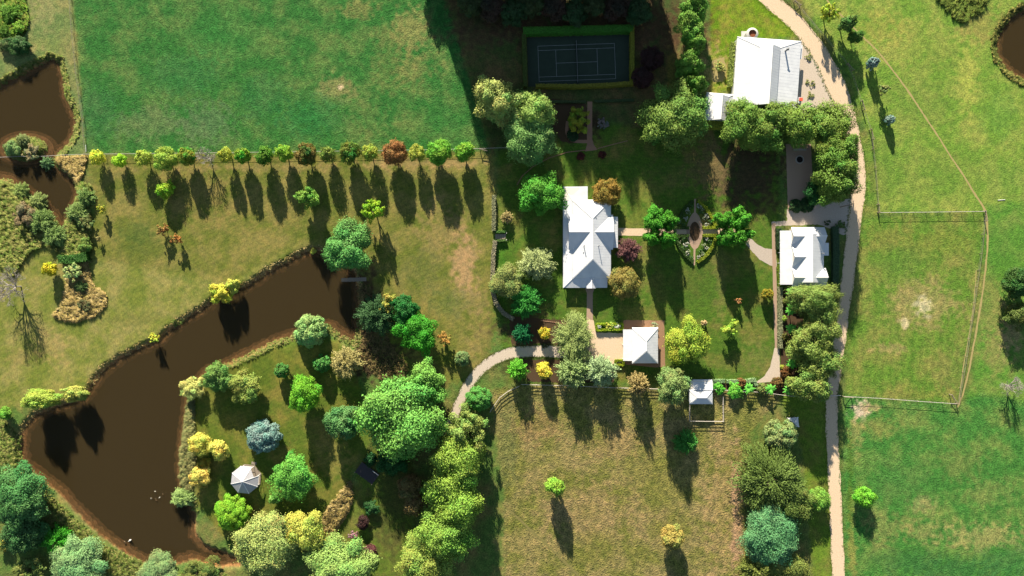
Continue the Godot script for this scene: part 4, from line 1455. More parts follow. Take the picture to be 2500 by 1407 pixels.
func branches(mb: MB, r: RandomNumberGenerator, p: Vector3, d: Vector3, l: float, rad: float, depth: int):
	var q := p + d * l
	mb.tube(p, q, rad, rad * 0.7, 5 if depth > 2 else 3)
	if depth == 0: return
	var n := 3 if depth > 1 else 4
	for i in n:
		var e := (d + rdir(r) * 0.75 + Vector3(0, 0.12, 0)).normalized()
		branches(mb, r, p.lerp(q, r.randf_range(0.55, 1.0)), e, l * r.randf_range(0.6, 0.82), rad * 0.6, depth - 1)

func bare_tree(u: float, v: float, h: float, label: String, depth: int, seed_: int):
	var p := W(u, v, h * 0.6)
	p.y = ground_y(p.x, p.z)
	var t := thing("bare_tree", label, "tree", p)
	var r := RandomNumberGenerator.new()
	r.seed = seed_
	var mb := MB.new()
	mb.tube(Vector3.ZERO, Vector3(0, h * 0.22, 0), h * 0.022, h * 0.018, 7)
	part(mb.commit(), "trunk", mat("grey_bark", Color.WHITE), t)
	mb = MB.new()
	for i in 6:
		var an := TAU * i / 6.0 + r.randf()
		branches(mb, r, Vector3(0, h * 0.2, 0), Vector3(cos(an) * 0.7, 0.85, sin(an) * 0.7).normalized(), h * 0.27, h * 0.02, depth)
	part(mb.commit(), "branches", mat("grey_bark", Color.WHITE), t)

const LIME := [150, 196, 40]
const BRIGHT := [112, 176, 52]
const VIVID := [70, 168, 36]
const GREEN := [86, 140, 56]
const DEEP := [44, 100, 44]
const OLIVE := [124, 138, 62]
const OLIVE2 := [100, 118, 56]
const SAGE := [150, 172, 104]
const PALE := [172, 190, 108]
const STRAW := [178, 164, 98]
const GOLD := [228, 212, 84]
const YELLOW := [204, 204, 62]
const ORANGE := [176, 130, 66]
const RUST := [146, 98, 60]
const PURPLE := [112, 66, 62]
const BLUE := [128, 162, 152]
const TEAL := [104, 160, 116]
const DARKP := [70, 44, 42]

func make_trees():
	var row := "young trees planted along the paddock fence"
	for a in [
		[237,386,18,5.2,"loose",YELLOW,"sparse yellowish tree at the left end of the fence row"],
		[291,393,17,5.2,"loose",LIME,"second thin yellow tree of the fence row, above a feathery shadow"],
		[350,387,20,6.2,"loose",[158,176,66],"third airy tree from the left in the fence row"],
		[402,388,29,7.2,"loose",[138,164,60],"widest loose green tree in the left half of the fence row"],
		[455,382,20,7.2,"mottled",[120,140,44],"compact dark green tree left of the bare one in the fence row"],
		[552,380,18,7.6,"loose",[168,178,64],"airy yellow tree just right of the bare one in the fence row"],
		[590,380,17,7.6,"mottled",[116,160,44],"small dense green tree second right of the bare one in the row"],
		[646,380,21,7.6,"round",[88,132,40],"round mid green tree with a solid shadow in mid row"],
		[692,375,19,7.4,"round",[126,168,50],"bright green round tree left of the dark russet one in the row"],
		[745,378,24,8.2,"mottled",[104,98,44],"dark russet green tree in the middle of the fence row"],
		[800,377,20,7.4,"loose",[112,132,56],"dull olive tree right of the russet one in the row"],
		[853,374,24,7.8,"mottled",[96,112,40],"dark green tree with orange tips in the fence row"],
		[902,373,20,7.4,"loose",[148,162,60],"yellow green tree left of the orange one in the row"],
		[963,374,27,8.0,"round",RUST,"rusty orange round tree in the fence row"],
		[1016,374,20,7.4,"loose",[158,166,66],"airy yellow tree right of the orange one in the row"],
		[1070,371,28,8.8,"round",[102,156,46],"largest bright green tree second from the row's right end"],
		[1133,372,23,7.8,"round",[112,162,48],"last round green tree at the right end of the row"]]:
		var c: Array = a[5]
		T(a[0], a[1], a[2] * (1.10 if a[4] != "loose" else 1.02), a[3], a[4] if a[4] != "loose" else "airy", [c[0] * 1.12, c[1] * 1.12, c[2]], a[6], "row_tree", row, 0.15)
	bare_tree(500, 382, 7.2, "bare grey leafless tree standing in the fence row", 4, 5)
	# lawn between the fence row and the large pond
	T(402,461,22,5.0,"billow",LIME,"bright lime tree alone below the left half of the row")
	T(752,484,25,9.0,"billow",[120,170,60],"bright green tree on the lawn below the dark russet row tree")
	T(910,514,28,9.0,"loose",LIME,"tall airy lime tree on the lawn above the round pond tree")
	T(848,606,58,9.5,"billow",[98,158,72],"big round green tree at the upper right end of the pond")
	T(247,512,11,3.4,"loose",YELLOW,"little yellow sapling near the upper pond's right bank", "sapling")
	T(240,583,7,2.2,"loose",STRAW,"tiny straw coloured sapling below the yellow one", "sapling")
	T(398,560,16,4.2,"loose",ORANGE,"upper left of two small orange trees on the lawn")
	T(432,585,14,4.0,"loose",[186,130,62],"lower right of two small orange trees on the lawn")
	T(120,658,17,4.6,"round",[206,196,34],"small golden tree beside the rough grass tongue")
	T(175,662,24,3.2,"loose",PALE,"pale feathery tree at the top of the rough tongue")
	bare_tree(14, 700, 10.5, "large bare grey tree at the left edge", 5, 12)
	bare_tree(2478, 944, 6.5, "bare silvery tree at the right edge of the paddock", 5, 31)
	# pond banks
	T(533,716,26,5.6,"billow",YELLOW,"bigger yellow green bush on the large pond's upper bank", "bank_tree", "", 0.05)
	T(567,698,18,4.8,"billow",[206,210,84],"smaller yellow bush close right on the pond's upper bank", "bank_tree", "", 0.05)
	T(372,824,14,3.2,"loose",YELLOW,"little yellow bush halfway along the pond's upper bank", "bank_tree", "", 0.05)
	T(95,976,[46,24],8.0,"billow",[168,190,70],"broad yellow green tree at the pond's upper left bank", "bank_tree", "", 0.05)
	T(178,962,[32,18],6.4,"billow",[184,190,84],"paler tree right of the broad one on the upper left bank", "bank_tree", "", 0.05)
	T(10,1010,16,3.4,"round",BRIGHT,"small green tree at the left edge above the pond corner")
	# bottom left corner
	T(38,1218,72,10.5,"billow",[84,138,70],"large blue green tree in the lower left corner")
	T(52,1300,54,8.0,"billow",[70,112,58],"darker green tree below the blue green one at lower left")
	T(8,1330,16,3.0,"billow",GOLD,"small golden bush at the left edge near the bottom", "shrub_tree")
	T(134,1322,36,4.6,"spray",VIVID,"vivid green feathery tree left of the pond's bottom shore")
	T(190,1378,64,6.5,"billow",[138,180,110],"pale minty tree at the bottom edge below the pond")
	T(163,1358,20,4.2,"billow",LIME,"small lime tree wedged behind the pale minty one")
	T(70,1392,36,5.0,"loose",OLIVE,"olive brush at the bottom left edge")
	T(385,1398,46,3.0,"billow",SAGE,"low sage bush at the pond's bottom edge", "bank_tree", "", 0.05)
	T(480,1400,52,2.6,"loose",OLIVE,"low olive bush at the bottom edge right of the sage one", "bank_tree", "", 0.05)
	# pond lawn
	T(750,808,39,7.5,"dome",[150,190,104],"pale green domed tree on the shore above the pond lawn", "broadleaf_tree", "", 0.1)
	T(845,886,37,5.6,"spray",STRAW,"straw coloured airy tree at the top right of the pond lawn")
	T(685,906,18,4.8,"dome",[84,142,60],"small green tree left on the upper pond lawn")
	T(784,889,21,5.2,"dome",[82,146,62],"small green tree below the pale domed one")
	T(742,964,[37,46],11.0,"billow",[112,182,40],"vivid lime tree in the middle of the pond lawn")
	T(534,922,38,7.0,"billow",[112,152,66],"green tree on the upper left of the pond lawn")
	T(600,946,40,7.0,"billow",[140,158,66],"olive yellow tree beside the green one on the pond lawn")
	T(468,950,28,4.4,"billow",[204,204,106],"pale yellow tree leaning over the pond's inner shore")
	T(640,1068,39,5.6,"dome",BLUE,"blue grey dome shaped tree above the gazebo")
	T(487,1085,27,6.2,"round",GOLD,"upper left of the three golden trees left of the gazebo", "golden_tree", "", 0.1)
	T(533,1098,26,6.2,"round",[226,210,88],"golden tree closest to the gazebo", "golden_tree", "", 0.1)
	T(488,1166,26,5.0,"round",[226,202,90],"lowest golden tree beside the pond edge", "golden_tree", "", 0.1)
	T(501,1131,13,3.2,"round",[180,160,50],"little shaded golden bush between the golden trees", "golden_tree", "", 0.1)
	T(714,1166,[52,54],7.2,"billow",[106,178,62],"billowing bright green tree right of the gazebo")
	T(672,1216,15,4.0,"billow",[122,178,74],"small side clump at the foot of the billowing green tree")
	T(563,1254,41,5.2,"dome",[132,190,40],"neon green domed tree below the gazebo")
	T(440,1220,[30,22],3.6,"spray",[160,190,104],"pale drooping tree leaning over the pond's lower inner shore")
	T(652,1332,76,10.0,"billow",[168,184,94],"big pale yellow green tree at the bottom of the pond lawn")
	T(748,1298,50,8.4,"billow",[194,194,76],"yellower tree right of the big pale one")
	T(828,1388,76,9.0,"billow",[150,184,88],"pale green tree at the bottom edge right of the pond lawn")
	T(864,1308,13,3.0,"loose",[176,120,130],"small pink leaved tree in the grass gap", "ornamental_tree")
	# big clump in the middle bottom
	T(838,1030,[46,42],11.0,"tier",[98,150,80],"layered green tree left of the great clump")
	T(985,1020,[108,100],18.5,"billow",[112,172,68],"great billowing green tree at the head of the clump")
	T(1042,936,48,14.0,"billow",[120,178,70],"green tree peeking above the great billowing one")
	T(1138,1052,58,14.0,"loose",[138,160,72],"thin olive tree right of the great billowing one")
	T(1122,1120,64,15.0,"billow",[144,178,62],"upper yellow green tree of the clump's right side")
	T(1112,1210,74,15.0,"billow",[140,178,60],"middle yellow green tree of the clump's right side")
	T(1085,1300,66,14.0,"billow",[134,172,62],"lower yellow green tree of the clump's right side")
	T(1042,1372,64,10.5,"billow",[150,170,68],"bottom yellow tree of the clump at the picture edge")
	T(1000,1190,30,8.0,"round",[132,112,64],"upper brown leaved tree inside the dark clump", "ornamental_tree")
	T(1008,1232,26,7.4,"round",[140,118,70],"lower brown leaved tree inside the dark clump", "ornamental_tree")
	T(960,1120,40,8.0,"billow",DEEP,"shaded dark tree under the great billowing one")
	T(918,768,46,7.5,"spray",[70,110,62],"dark feathery tree at the pond's right bank")
	T(946,740,26,6.4,"loose",[172,164,66],"yellowish tree behind the dark feathery one")
	T(985,757,36,7.5,"billow",[40,112,44],"dark green tree touching the vivid green one")
	T(1015,816,48,8.0,"billow",[66,156,34],"vivid pure green tree at the pond's right side")
	T(1083,828,19,4.4,"loose",[190,142,64],"small orange tree right of the vivid green one")
	T(1128,877,18,3.4,"dome",[122,146,84],"small sage tree near the bend of the pale drive")
	T(1168,975,29,6.0,"dome",[92,162,66],"round green tree beside the pale drive and rail fence")
	# garden trees round the house
	T(1214,240,54,14.0,"billow",[170,182,92],"big pale tree left of the tennis court garden")
	T(1300,272,54,13.0,"billow",[142,172,76],"big green tree just right of the pale one")
	T(1296,332,64,11.5,"billow",[120,166,82],"lower of the big trees left of the brick path")
	T(1411,292,30,5.6,"loose",[150,160,40],"shaded yellow green tree beside the brick path")
	T(1640,286,76,13.5,"billow",[118,148,58],"great olive tree left of the annex shed")
	for a in [[1700,20,33,"topmost of the line of tall trees left of the barn lawn"],[1688,66,36,"second tall tree down the line left of the barn lawn"],[1698,112,25,"third tall tree down the line left of the barn lawn"],[1684,158,33,"fourth tall tree down the line left of the barn lawn"],[1697,204,25,"lowest tall tree of the line left of the barn lawn"]]:
		T(a[0], a[1], a[2], 10.0, "billow", [110,158,54], a[3], "hedgerow_tree", "tall trees lining the barn lawn")
	T(1592,142,28,5.5,"round",DARKP,"upper dark purple tree in the shade right of the court", "ornamental_tree")
	T(1568,190,26,5.0,"round",DARKP,"lower dark purple tree in the shade right of the court", "ornamental_tree")
	T(1325,478,51,10.0,"billow",[84,160,44],"vivid green tree at the house's upper left corner")
	T(1482,471,34,6.0,"round",[150,120,46],"orange brown round tree at the house's upper right corner", "ornamental_tree")
	T(1311,643,[43,36],6.2,"spray",[184,196,124],"pale cream green tree left of the house")
	T(1238,688,[42,40],6.4,"tier",[146,156,80],"olive layered tree inside the curved garden hedge")
	T(1284,737,38,5.6,"spray",[60,150,52],"bright emerald feathery tree inside the curved hedge's lower bend")
	T(1238,531,15,3.0,"spray",[176,156,98],"small tan tree near the garden steps", "ornamental_tree")
	T(1536,610,28,4.8,"spray",[128,84,84],"purple leaved tree right of the house porch", "ornamental_tree")
	T(1525,691,38,6.4,"round",[142,128,58],"brownish olive round tree at the house's lower right corner", "ornamental_tree")
	T(1402,826,[46,60],7.4,"spray",[158,176,96],"tall pale tree above the drive end")
	T(1330,814,15,4.0,"round",[212,190,48],"upper golden ball tree above the curving drive", "golden_tree", "", 0.12)
	T(1329,906,21,6.2,"round",[232,208,60],"lower golden ball tree below the curving drive", "golden_tree", "", 0.12)
	T(1276,815,24,4.4,"spray",[26,112,62],"dark green feathery tree left of the upper golden ball")
	T(1264,906,24,7.6,"spray",[104,190,48],"bright green feathery tree left of the lower golden ball")
	T(1400,908,38,9.2,"spray",[152,178,104],"left of two pale trees between drive and rail fence")
	T(1468,908,[40,36],9.2,"spray",[164,190,132],"right silvery one of two trees between drive and rail fence")
	T(1682,835,[46,56],8.6,"billow",[164,182,54],"big yellow green tree right of the garage")
	T(1787,804,24,5.0,"loose",[162,190,58],"small lime tree on the lower right garden lawn")
	T(1803,735,9,3.6,"loose",[214,150,92],"thin orange sapling on the right garden lawn", "sapling")
	T(1720,789,7,2.6,"dome",[226,186,132],"tiny straw topped standard tree on the lawn", "sapling")
	T(1877,720,14,4.4,"dome",[156,142,38],"small olive gold tree beside the narrow path", "ornamental_tree")
	T(1560,940,26,9.6,"spray",[172,150,92],"tan feathery tree below the garage")
	T(1644,945,[42,46],14.0,"billow",[130,154,84],"grey green tree touching the stable")
	T(1675,1081,28,4.6,"spray",[76,156,58],"green feathery tree in the paddock below the stable")
	var av := "clipped trees flanking the rose garden path"
	for a in [[1600,536,25,"west pair's large tree, upper one before the rose garden"],[1634,542,17,"small upper tree nearest the rose garden's left tip"],[1592,580,17,"lower left tree beside the house path"],[1632,580,18,"lower tree nearest the rose garden's left tip"],
		[1768,540,18,"upper tree right of the rose garden nearest its tip"],[1808,534,21,"upper tree right of the rose garden farthest out"],[1772,576,19,"lower tree right of the rose garden nearest its tip"],[1812,577,21,"lower tree right of the rose garden farthest out"]]:
		T(a[0], a[1], a[2] * 1.25, 9.6, "billow", [78,156,38], a[3], "avenue_tree", av)
	# barn and cottage trees
	T(1818,302,58,11,"billow",[116,146,52],"left tree of the thick band below the barn")
	T(1884,308,54,11,"billow",[108,140,50],"second tree of the thick band below the barn")
	T(1950,302,56,11,"billow",[118,148,52],"third tree of the thick band below the barn")
	T(2028,306,56,11,"billow",[112,142,50],"right tree of the thick band below the barn")
	T(2050,372,46,14.0,"billow",[106,138,48],"upper tree of the column beside the drive bend")
	T(2042,436,54,18.5,"billow",[104,138,50],"lower tree of the column beside the drive bend")
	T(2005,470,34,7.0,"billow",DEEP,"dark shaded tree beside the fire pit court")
	for a in [[1990,736,[64,44],"first yellow green tree of the tall hedge below the cottage"],[2006,788,[46,50],"second yellow green tree of the tall hedge below the cottage"],[1974,838,[52,44],"third yellow green tree of the tall hedge below the cottage"],[2000,890,[50,46],"fourth yellow green tree of the tall hedge below the cottage"],[1982,942,[58,40],"lowest yellow green tree of the tall hedge below the cottage"]]:
		T(a[0], a[1], a[2], 11.5, "tier", [134,156,68], a[3], "hedge_tree", "tall hedge trees below the cottage")
	T(1354,1187,24,9.2,"round",[140,184,56],"lone bright green tree in the brown paddock")
	T(1642,1311,28,7.4,"round",[180,160,76],"straw green round tree low in the brown paddock")
	T(2112,1216,26,5.6,"round",[112,190,44],"lone bright green tree right of the lower drive")
	T(1912,1066,38,6.5,"dome",[136,156,88],"round grey green tree beside the tiny white shed")
	T(1882,1170,80,10.0,"spray",[106,130,56],"large dark olive tree left of the lower drive")
	T(1946,1228,44,7.0,"tier",[110,132,56],"ragged olive tree between the large one and the drive")
	T(2000,1220,28,5.6,"round",[122,168,58],"fresh green tree close against the drive")
	T(1888,1308,72,8.6,"billow",[98,158,98],"blue green tree left of the lower drive")
	T(1846,1392,38,6.0,"spray",[134,146,62],"olive tree at the bottom edge below the blue green one")
	T(1924,1398,48,6.0,"tier",[128,140,60],"wider olive tree at the bottom edge near the drive")
	# right paddock
	T(2027,30,23,8.0,"loose",[186,204,56],"yellow green tree beside the drive near the top")
	T(2072,56,20,9.5,"tier",[92,134,62],"green tree at the start of the livestock track")
	T(2090,90,18,6.0,"round",[84,126,48],"dark green tree next below on the livestock track")
	T(2135,152,13,5.2,"dome",[150,176,172],"upper silver blue tree in the right paddock", "ornamental_tree", "", 0.12)
	T(2158,219,14,5.0,"loose",[146,160,90],"sparse sage tree between the two silver blue ones")
	T(2176,292,11,4.2,"dome",[156,182,172],"lower silver blue tree in the right paddock", "ornamental_tree", "", 0.12)
	T(2488,690,38,8.5,"round",[66,104,42],"dark green tree at the right edge of the paddock")
	T(2496,770,34,7.0,"billow",[96,116,50],"olive tree at the right edge below the dark one")
	# shelter belt along and beyond the top edge
	var belt := "dark shelter belt trees above the tennis court"
	var names := ["leftmost dark tree at the top of the shelter belt", "second dark tree of the shelter belt", "third dark tree of the shelter belt", "fourth dark tree of the shelter belt", "fifth dark tree of the shelter belt", "sixth dark tree of the shelter belt, above the court's left end", "seventh dark tree of the shelter belt, above the court", "eighth dark tree of the shelter belt, above the court's right end", "rightmost dark tree at the top of the shelter belt"]
	var bu := [1150, 1200, 1252, 1300, 1350, 1402, 1452, 1505, 1560]
	for i in 9:
		T(bu[i], 6 + 10 * (i % 3), 34, 9.0, "tier", [[74,92,52],[84,66,54],[60,92,52]][i % 3], names[i], "shelter_tree", belt)
	for i in 13:
		T(1104 + i * 42, -136 - (i % 2) * 26, 44, (25.5 if i < 6 else 27.5) + (i % 3), "round", DEEP, "tall dark conifer beyond the top edge of the shelter belt", "conifer", "tall conifers beyond the top edge", 0.08)
	for a in [[1040, -74, 9.0], [1068, -120, 15.5], [1092, -130, 16.0]]:
		T(a[0], a[1], 27, a[2], "round", DEEP, "lower dark conifer at the left end beyond the top edge", "conifer", "lower conifers beyond the top edge", 0.08)

# ---------------------------------------------------------------- hedges, shrubs, ferns
func hedge(pts: Array, w: float, h: float, c: Array, label: String, called := "hedge", leaf := 0.24):   # pts in survey units, closed when the last repeats the first
	var p0 := G(pts[0][0], pts[0][1])
	var t := thing(called, label, "hedge", p0)
	var mb := MB.new()
	var core := MB.new()
	var r := RandomNumberGenerator.new()
	r.seed = int(pts[0][0] * 13 + pts[0][1])
	for i in pts.size() - 1:
		var a := G(pts[i][0], pts[i][1]) - p0
		var b := G(pts[i + 1][0], pts[i + 1][1]) - p0
		var d := b - a
		var L := d.length()
		d = d.normalized()
		var s := Vector3.UP.cross(d)
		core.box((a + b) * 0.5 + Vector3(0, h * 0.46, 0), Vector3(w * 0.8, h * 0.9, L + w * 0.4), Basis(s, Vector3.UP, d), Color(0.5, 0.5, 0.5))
		var n := int(L * (w + 2.0 * h) * 30.0 * pow(0.24 / leaf, 2.0))
		for k in n:
			var q := r.randf() * (w + 2.0 * h)
			var x: float
			var y: float
			var out: Vector3
			if q < w:
				x = q - w * 0.5; y = h + r.randf_range(-0.12, 0.10); out = Vector3.UP
			else:
				var sg := -1.0 if q < w + h else 1.0
				y = fmod(q - w, h); x = sg * (w * 0.5 + r.randf_range(-0.12, 0.08)); out = s * sg + Vector3(0, 0.2, 0)
			var nn := (out + rdir(r) * 0.7).normalized()
			var g := r.randf_range(0.7, 1.3)
			add_leaf(mb, a + d * r.randf_range(-w * 0.3, L + w * 0.3) + s * x + Vector3(0, y, 0), nn, nn.cross(rdir(r)).normalized(), leaf, leaf * 0.8, Color(g, g, g))
	part(mb.commit(), "foliage", leaf_mat(c), t)
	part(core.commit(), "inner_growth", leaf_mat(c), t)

func make_hedges():
	hedge([[1282,82],[1538,76]], 2.2, 2.6, [76,150,44], "thick green hedge along the upper side of the tennis court")
	hedge([[1541,70],[1541,206]], 1.2, 2.4, [150,150,44], "clipped hedge at the right end of the tennis court")
	hedge([[1279,90],[1282,214]], 1.2, 2.4, [90,110,46], "clipped hedge at the left end of the tennis court")
	hedge([[1545,207],[1480,212],[1400,215],[1310,214]], 1.1, 2.4, [150,146,46], "clipped hedge along the lower side of the tennis court")
	hedge([[1345,250],[1428,250]], 0.8, 1.0, [86,104,60], "low box hedge left of the brick path's top")
	hedge([[1452,249],[1545,246]], 0.8, 1.0, [76,98,56], "low box hedge right of the brick path's top")
	hedge([[1206,480],[1206,562]], 1.3, 1.4, [150,150,110], "flowering hedge above the garden steps", "hedge", 0.3)
	hedge([[1209,590],[1205,620],[1203,680],[1204,715],[1212,742],[1230,765],[1252,778]], 1.3, 1.4, [160,150,120], "long curved flowering hedge below the garden steps", "hedge", 0.3)
	hedge([[1210,567],[1236,566]], 0.7, 1.0, [90,136,56], "short clipped hedge above the garden steps")
	hedge([[1208,590],[1236,587]], 0.7, 1.0, [96,132,60], "short clipped hedge below the garden steps")
	# rose garden box hedges: four quarter beds
	hedge([[1690,492],[1672,508],[1656,534],[1646,556],[1680,557]], 0.9, 0.8, [66,96,34], "box hedge round the rose garden's upper left bed")
	hedge([[1704,492],[1722,508],[1738,534],[1748,556],[1716,557]], 0.9, 0.8, [150,164,30], "box hedge round the rose garden's upper right bed")
	hedge([[1680,576],[1648,578],[1658,604],[1674,626],[1690,640]], 0.9, 0.8, [62,92,34], "box hedge round the rose garden's lower left bed")
	hedge([[1716,576],[1748,576],[1738,604],[1722,626],[1703,640]], 0.9, 0.8, [140,156,32], "box hedge round the rose garden's lower right bed")
	hedge([[1456,792],[1519,791],[1519,804],[1456,806],[1456,793]], 0.7, 0.9, [150,178,24], "lime box hedge framing the flower bed above the forecourt")
	hedge([[1502,880],[1522,880],[1522,891],[1502,891],[1502,881]], 0.7, 0.9, [150,166,26], "small square lime box hedge at the garage corner")
	hedge([[1740,950],[1740,930],[1766,930]], 1.1, 1.0, [142,178,118], "pale clipped hedge right of the stable")
	hedge([[1774,931],[1812,931],[1840,927],[1844,940]], 1.1, 1.0, [150,184,124], "longer pale clipped hedge ending at the pale path")
	hedge([[1903,704],[1903,848]], 1.5, 1.0, [156,158,116], "long greyish clipped hedge beside the narrow path")
	hedge([[1899,562],[1900,606]], 1.8, 1.2, [54,84,48], "dark hedge at the cottage's upper left")
	hedge([[1901,652],[1903,696]], 1.2, 1.0, [120,146,40], "sunny hedge at the cottage's lower left")
	hedge([[2036,558],[2038,620],[2036,690]], 2.2, 1.4, [74,104,70], "dark broad hedge right of the cottage")
	hedge([[1787,110],[1783,160],[1780,212]], 1.5, 1.8, [150,168,72], "leafy climbing hedge against the barn's left wall", "hedge", 0.34)
	hedge([[1720,304],[1760,304]], 3.6, 2.6, [176,184,60], "rounded pale green hedge below the annex shed", "hedge", 0.3)
	hedge([[156,634],[185,634],[216,628]], 2.6, 2.2, [70,122,44], "dark green hedge across the top of the rough tongue", "hedge", 0.32)

func H(u: float, v: float, r, h: float, kind: String, c: Array, label: String, group := ""):
	T(u, v, r, h, kind, c, label, "shrub", group, 0.02, "shrub")

func fern(u: float, v: float, r: float, h: float, label: String, seed_: int):
	var p := W(u, v, h)
	p.y = 0
	var t := thing("tree_fern", label, "fern", p, seed_ * 0.7, "tree ferns in the shaded bed")
	var mb := MB.new()
	mb.tube(Vector3.ZERO, Vector3(0, h, 0), 0.14, 0.11, 7)
	part(mb.commit(), "trunk", mat("bark", Color.WHITE), t)
	if not meshes.has("frond"):
		var f := MB.new()
		for s in 7:
			var a := s / 7.0
			var b := (s + 1) / 7.0
			var wa := 0.20 * sin(PI * (a * 0.85 + 0.12))
			var wb := 0.20 * sin(PI * (b * 0.85 + 0.12))
			var ya := 0.32 * a - 0.55 * a * a
			var yb := 0.32 * b - 0.55 * b * b
			f.fan([Vector3(a, ya - 0.03, -wa), Vector3(b, yb - 0.03, -wb), Vector3(b, yb, 0), Vector3(a, ya, 0)])
			f.fan([Vector3(a, ya, 0), Vector3(b, yb, 0), Vector3(b, yb - 0.03, wb), Vector3(a, ya - 0.03, wa)])
		meshes["frond"] = f.commit()
	for i in 13:
		var o := part(meshes["frond"], "frond", leaf_mat([96, 184, 62]), t, Vector3(0, h, 0))
		o.rotation = Vector3(0, TAU * i / 13.0 + (i % 3) * 0.1, (i % 4) * 0.12 - 0.1)
		o.scale = Vector3.ONE * r / S * (0.9 + 0.07 * (i % 4))

func make_shrubs():
	var n := 0
	for a in [[1934,712,"topmost tree fern below the cottage"],[1932,757,"second tree fern down the shaded bed"],[1933,803,"third tree fern down the shaded bed"],[1934,888,"lowest tree fern beside the hedge trees"],[1830,949,"leftmost tree fern above the lower rail fence"],[1882,951,"middle tree fern above the lower rail fence"],[1926,954,"right tree fern above the lower rail fence"]]:
		fern(a[0], a[1], 14, 2.4, a[2], n)
		n += 1
	H(1918,736,9,1.8,"dome",[116,108,48],"upper brown olive ball shrub in the fern bed")
	H(1915,779,8,1.6,"dome",[142,170,52],"lime ball shrub in the fern bed")
	H(1918,823,10,2.0,"dome",[104,104,44],"lower brown olive ball shrub in the fern bed")
	H(1921,910,14,2.4,"dome",[124,82,42],"rusty brown ball shrub beside the pale path end")
	H(1911,897,6,1.2,"dome",[176,176,56],"tiny yellow ball shrub above the rusty one")
	H(1757,948,14,2.2,"billow",[98,190,52],"bright green shrub right of the stable")
	H(1793,954,20,2.6,"billow",[110,196,58],"larger bright green shrub above the rail fence")
	H(1812,936,12,2.4,"dome",[128,92,48],"brown shrub behind the bright green ones")
	H(1861,952,15,2.2,"dome",[120,132,62],"olive shrub between the tree ferns")
	H(1900,936,14,2.4,"dome",[124,96,50],"brown shrub at the corner of the fern bed")
	H(1758,164,16,2.0,"loose",[172,176,84],"straggly shrub in the bare bed left of the barn")
	H(40,110,[32,22],3.0,"billow",[66,106,48],"dark round shrub at the upper left above the pond")
	H(14,112,[20,18],2.2,"billow",[96,120,62],"paler shrub left of the dark round one")
	H(42,66,15,2.0,"billow",[128,180,48],"bright lime shrub in the upper left marsh")
	H(22,30,24,2.4,"spray",[104,156,46],"green marsh shrub at the upper left edge")
	H(8,78,16,2.0,"spray",[96,140,44],"small marsh shrub at the upper left edge")
	H(106,396,16,2.4,"spray",[112,152,92],"grey green shrub on the spit below the islet")
	H(28,362,20,2.2,"billow",[126,158,84],"green shrub on the left of the islet")
	H(52,342,16,2.0,"spray",[146,160,92],"shrub on top of the islet")
	H(72,370,22,1.8,"loose",[160,146,98],"dry brush on the right of the islet")
	H(205,480,22,3.0,"spray",[124,156,76],"grey green bush on the upper pond's right bank")
	H(184,520,26,3.2,"spray",[138,164,84],"larger grey bush lower on the upper pond's right bank")
	H(208,545,20,2.8,"loose",[124,132,70],"brownish bush at the lawn edge right of the upper pond")
	H(206,600,18,2.6,"billow",[116,146,58],"green bush above the dark hedge")
	H(60,520,34,3.4,"loose",[146,128,88],"tan brush mass left of the upper pond's tail")
	H(96,540,30,3.4,"spray",[130,160,80],"silvery bush in the brush left of the pond's tail")
	H(128,575,28,3.2,"spray",[136,166,84],"silvery bush nearest the pond's tail")
	H(86,490,22,2.6,"spray",[152,170,90],"pale bush at the upper pond's lower shore")
	H(44,466,20,2.2,"spray",[142,164,80],"pale bush on the upper pond's left shore")
	H(195,700,16,1.8,"spray",[84,112,56],"dark green bush in the rough tongue")
	H(205,745,18,1.6,"loose",[104,104,62],"dull brush low in the rough tongue")
	H(762,613,8,1.2,"billow",[196,200,74],"tiny yellow shrub at the pond's upper corner")
	H(497,1186,9,1.6,"loose",[188,160,70],"small straw shrub beside the lowest golden tree")
	H(905,1125,16,3.0,"billow",[40,92,46],"dark shrub above the timber deck")
	H(905,1240,18,2.6,"billow",[52,98,48],"dark shrub below the timber deck")
	H(886,1276,18,2.6,"round",DARKP,"dark purple shrub in the shaded grass")
	H(902,1346,16,2.4,"round",[110,62,66],"reddish shrub near the bottom of the shaded grass")
	H(1398,330,14,1.4,"dome",[44,76,40],"dark ball shrub inside the hook path")
	H(1470,300,15,1.8,"loose",[132,122,118],"bare twiggy shrub right of the brick path")
	H(1418,382,10,1.6,"round",[92,44,40],"left dark red ball shrub below the brick path")
	H(1470,378,10,1.6,"round",[92,44,40],"right dark red ball shrub below the brick path")
	H(1486,797,12,1.4,"loose",[206,210,84],"yellow flowering shrub inside the lime box hedge")
	H(1463,798,6,1.2,"dome",[226,222,200],"left white flowering shrub in the lime box hedge")
	H(1508,797,8,1.2,"dome",[230,224,206],"right white flowering shrub in the lime box hedge")
	H(1597,800,12,1.4,"loose",[172,168,124],"pale straggly shrub behind the garage")
	H(1330,845,9,1.0,"loose",[88,96,56],"low dark shrub at the drive edge below the golden ball")
	H(1945,503,16,1.8,"dome",[52,84,42],"dark shrub left at the foot of the fire pit court")
	H(1972,500,18,1.8,"dome",[46,80,40],"dark shrub right at the foot of the fire pit court")
	H(2055,550,13,1.0,"loose",[88,112,50],"low weedy shrub above the dark broad hedge")
	H(2020,545,8,0.9,"loose",[70,92,46],"tiny weed in the cottage forecourt")
	for a in [[1975,140,9,"weed clump in the barn yard nearest the barn's upper corner"],[1972,200,7,"weed clump in the middle of the barn yard"],[1985,206,8,"weed clump right of the barn yard's middle one"],[1980,232,9,"lowest weed clump in the barn yard"]]:
		H(a[0], a[1], a[2], 0.5, "loose", [150,152,84], a[3])
	# rose bushes
	var rr := RandomNumberGenerator.new()
	rr.seed = 41
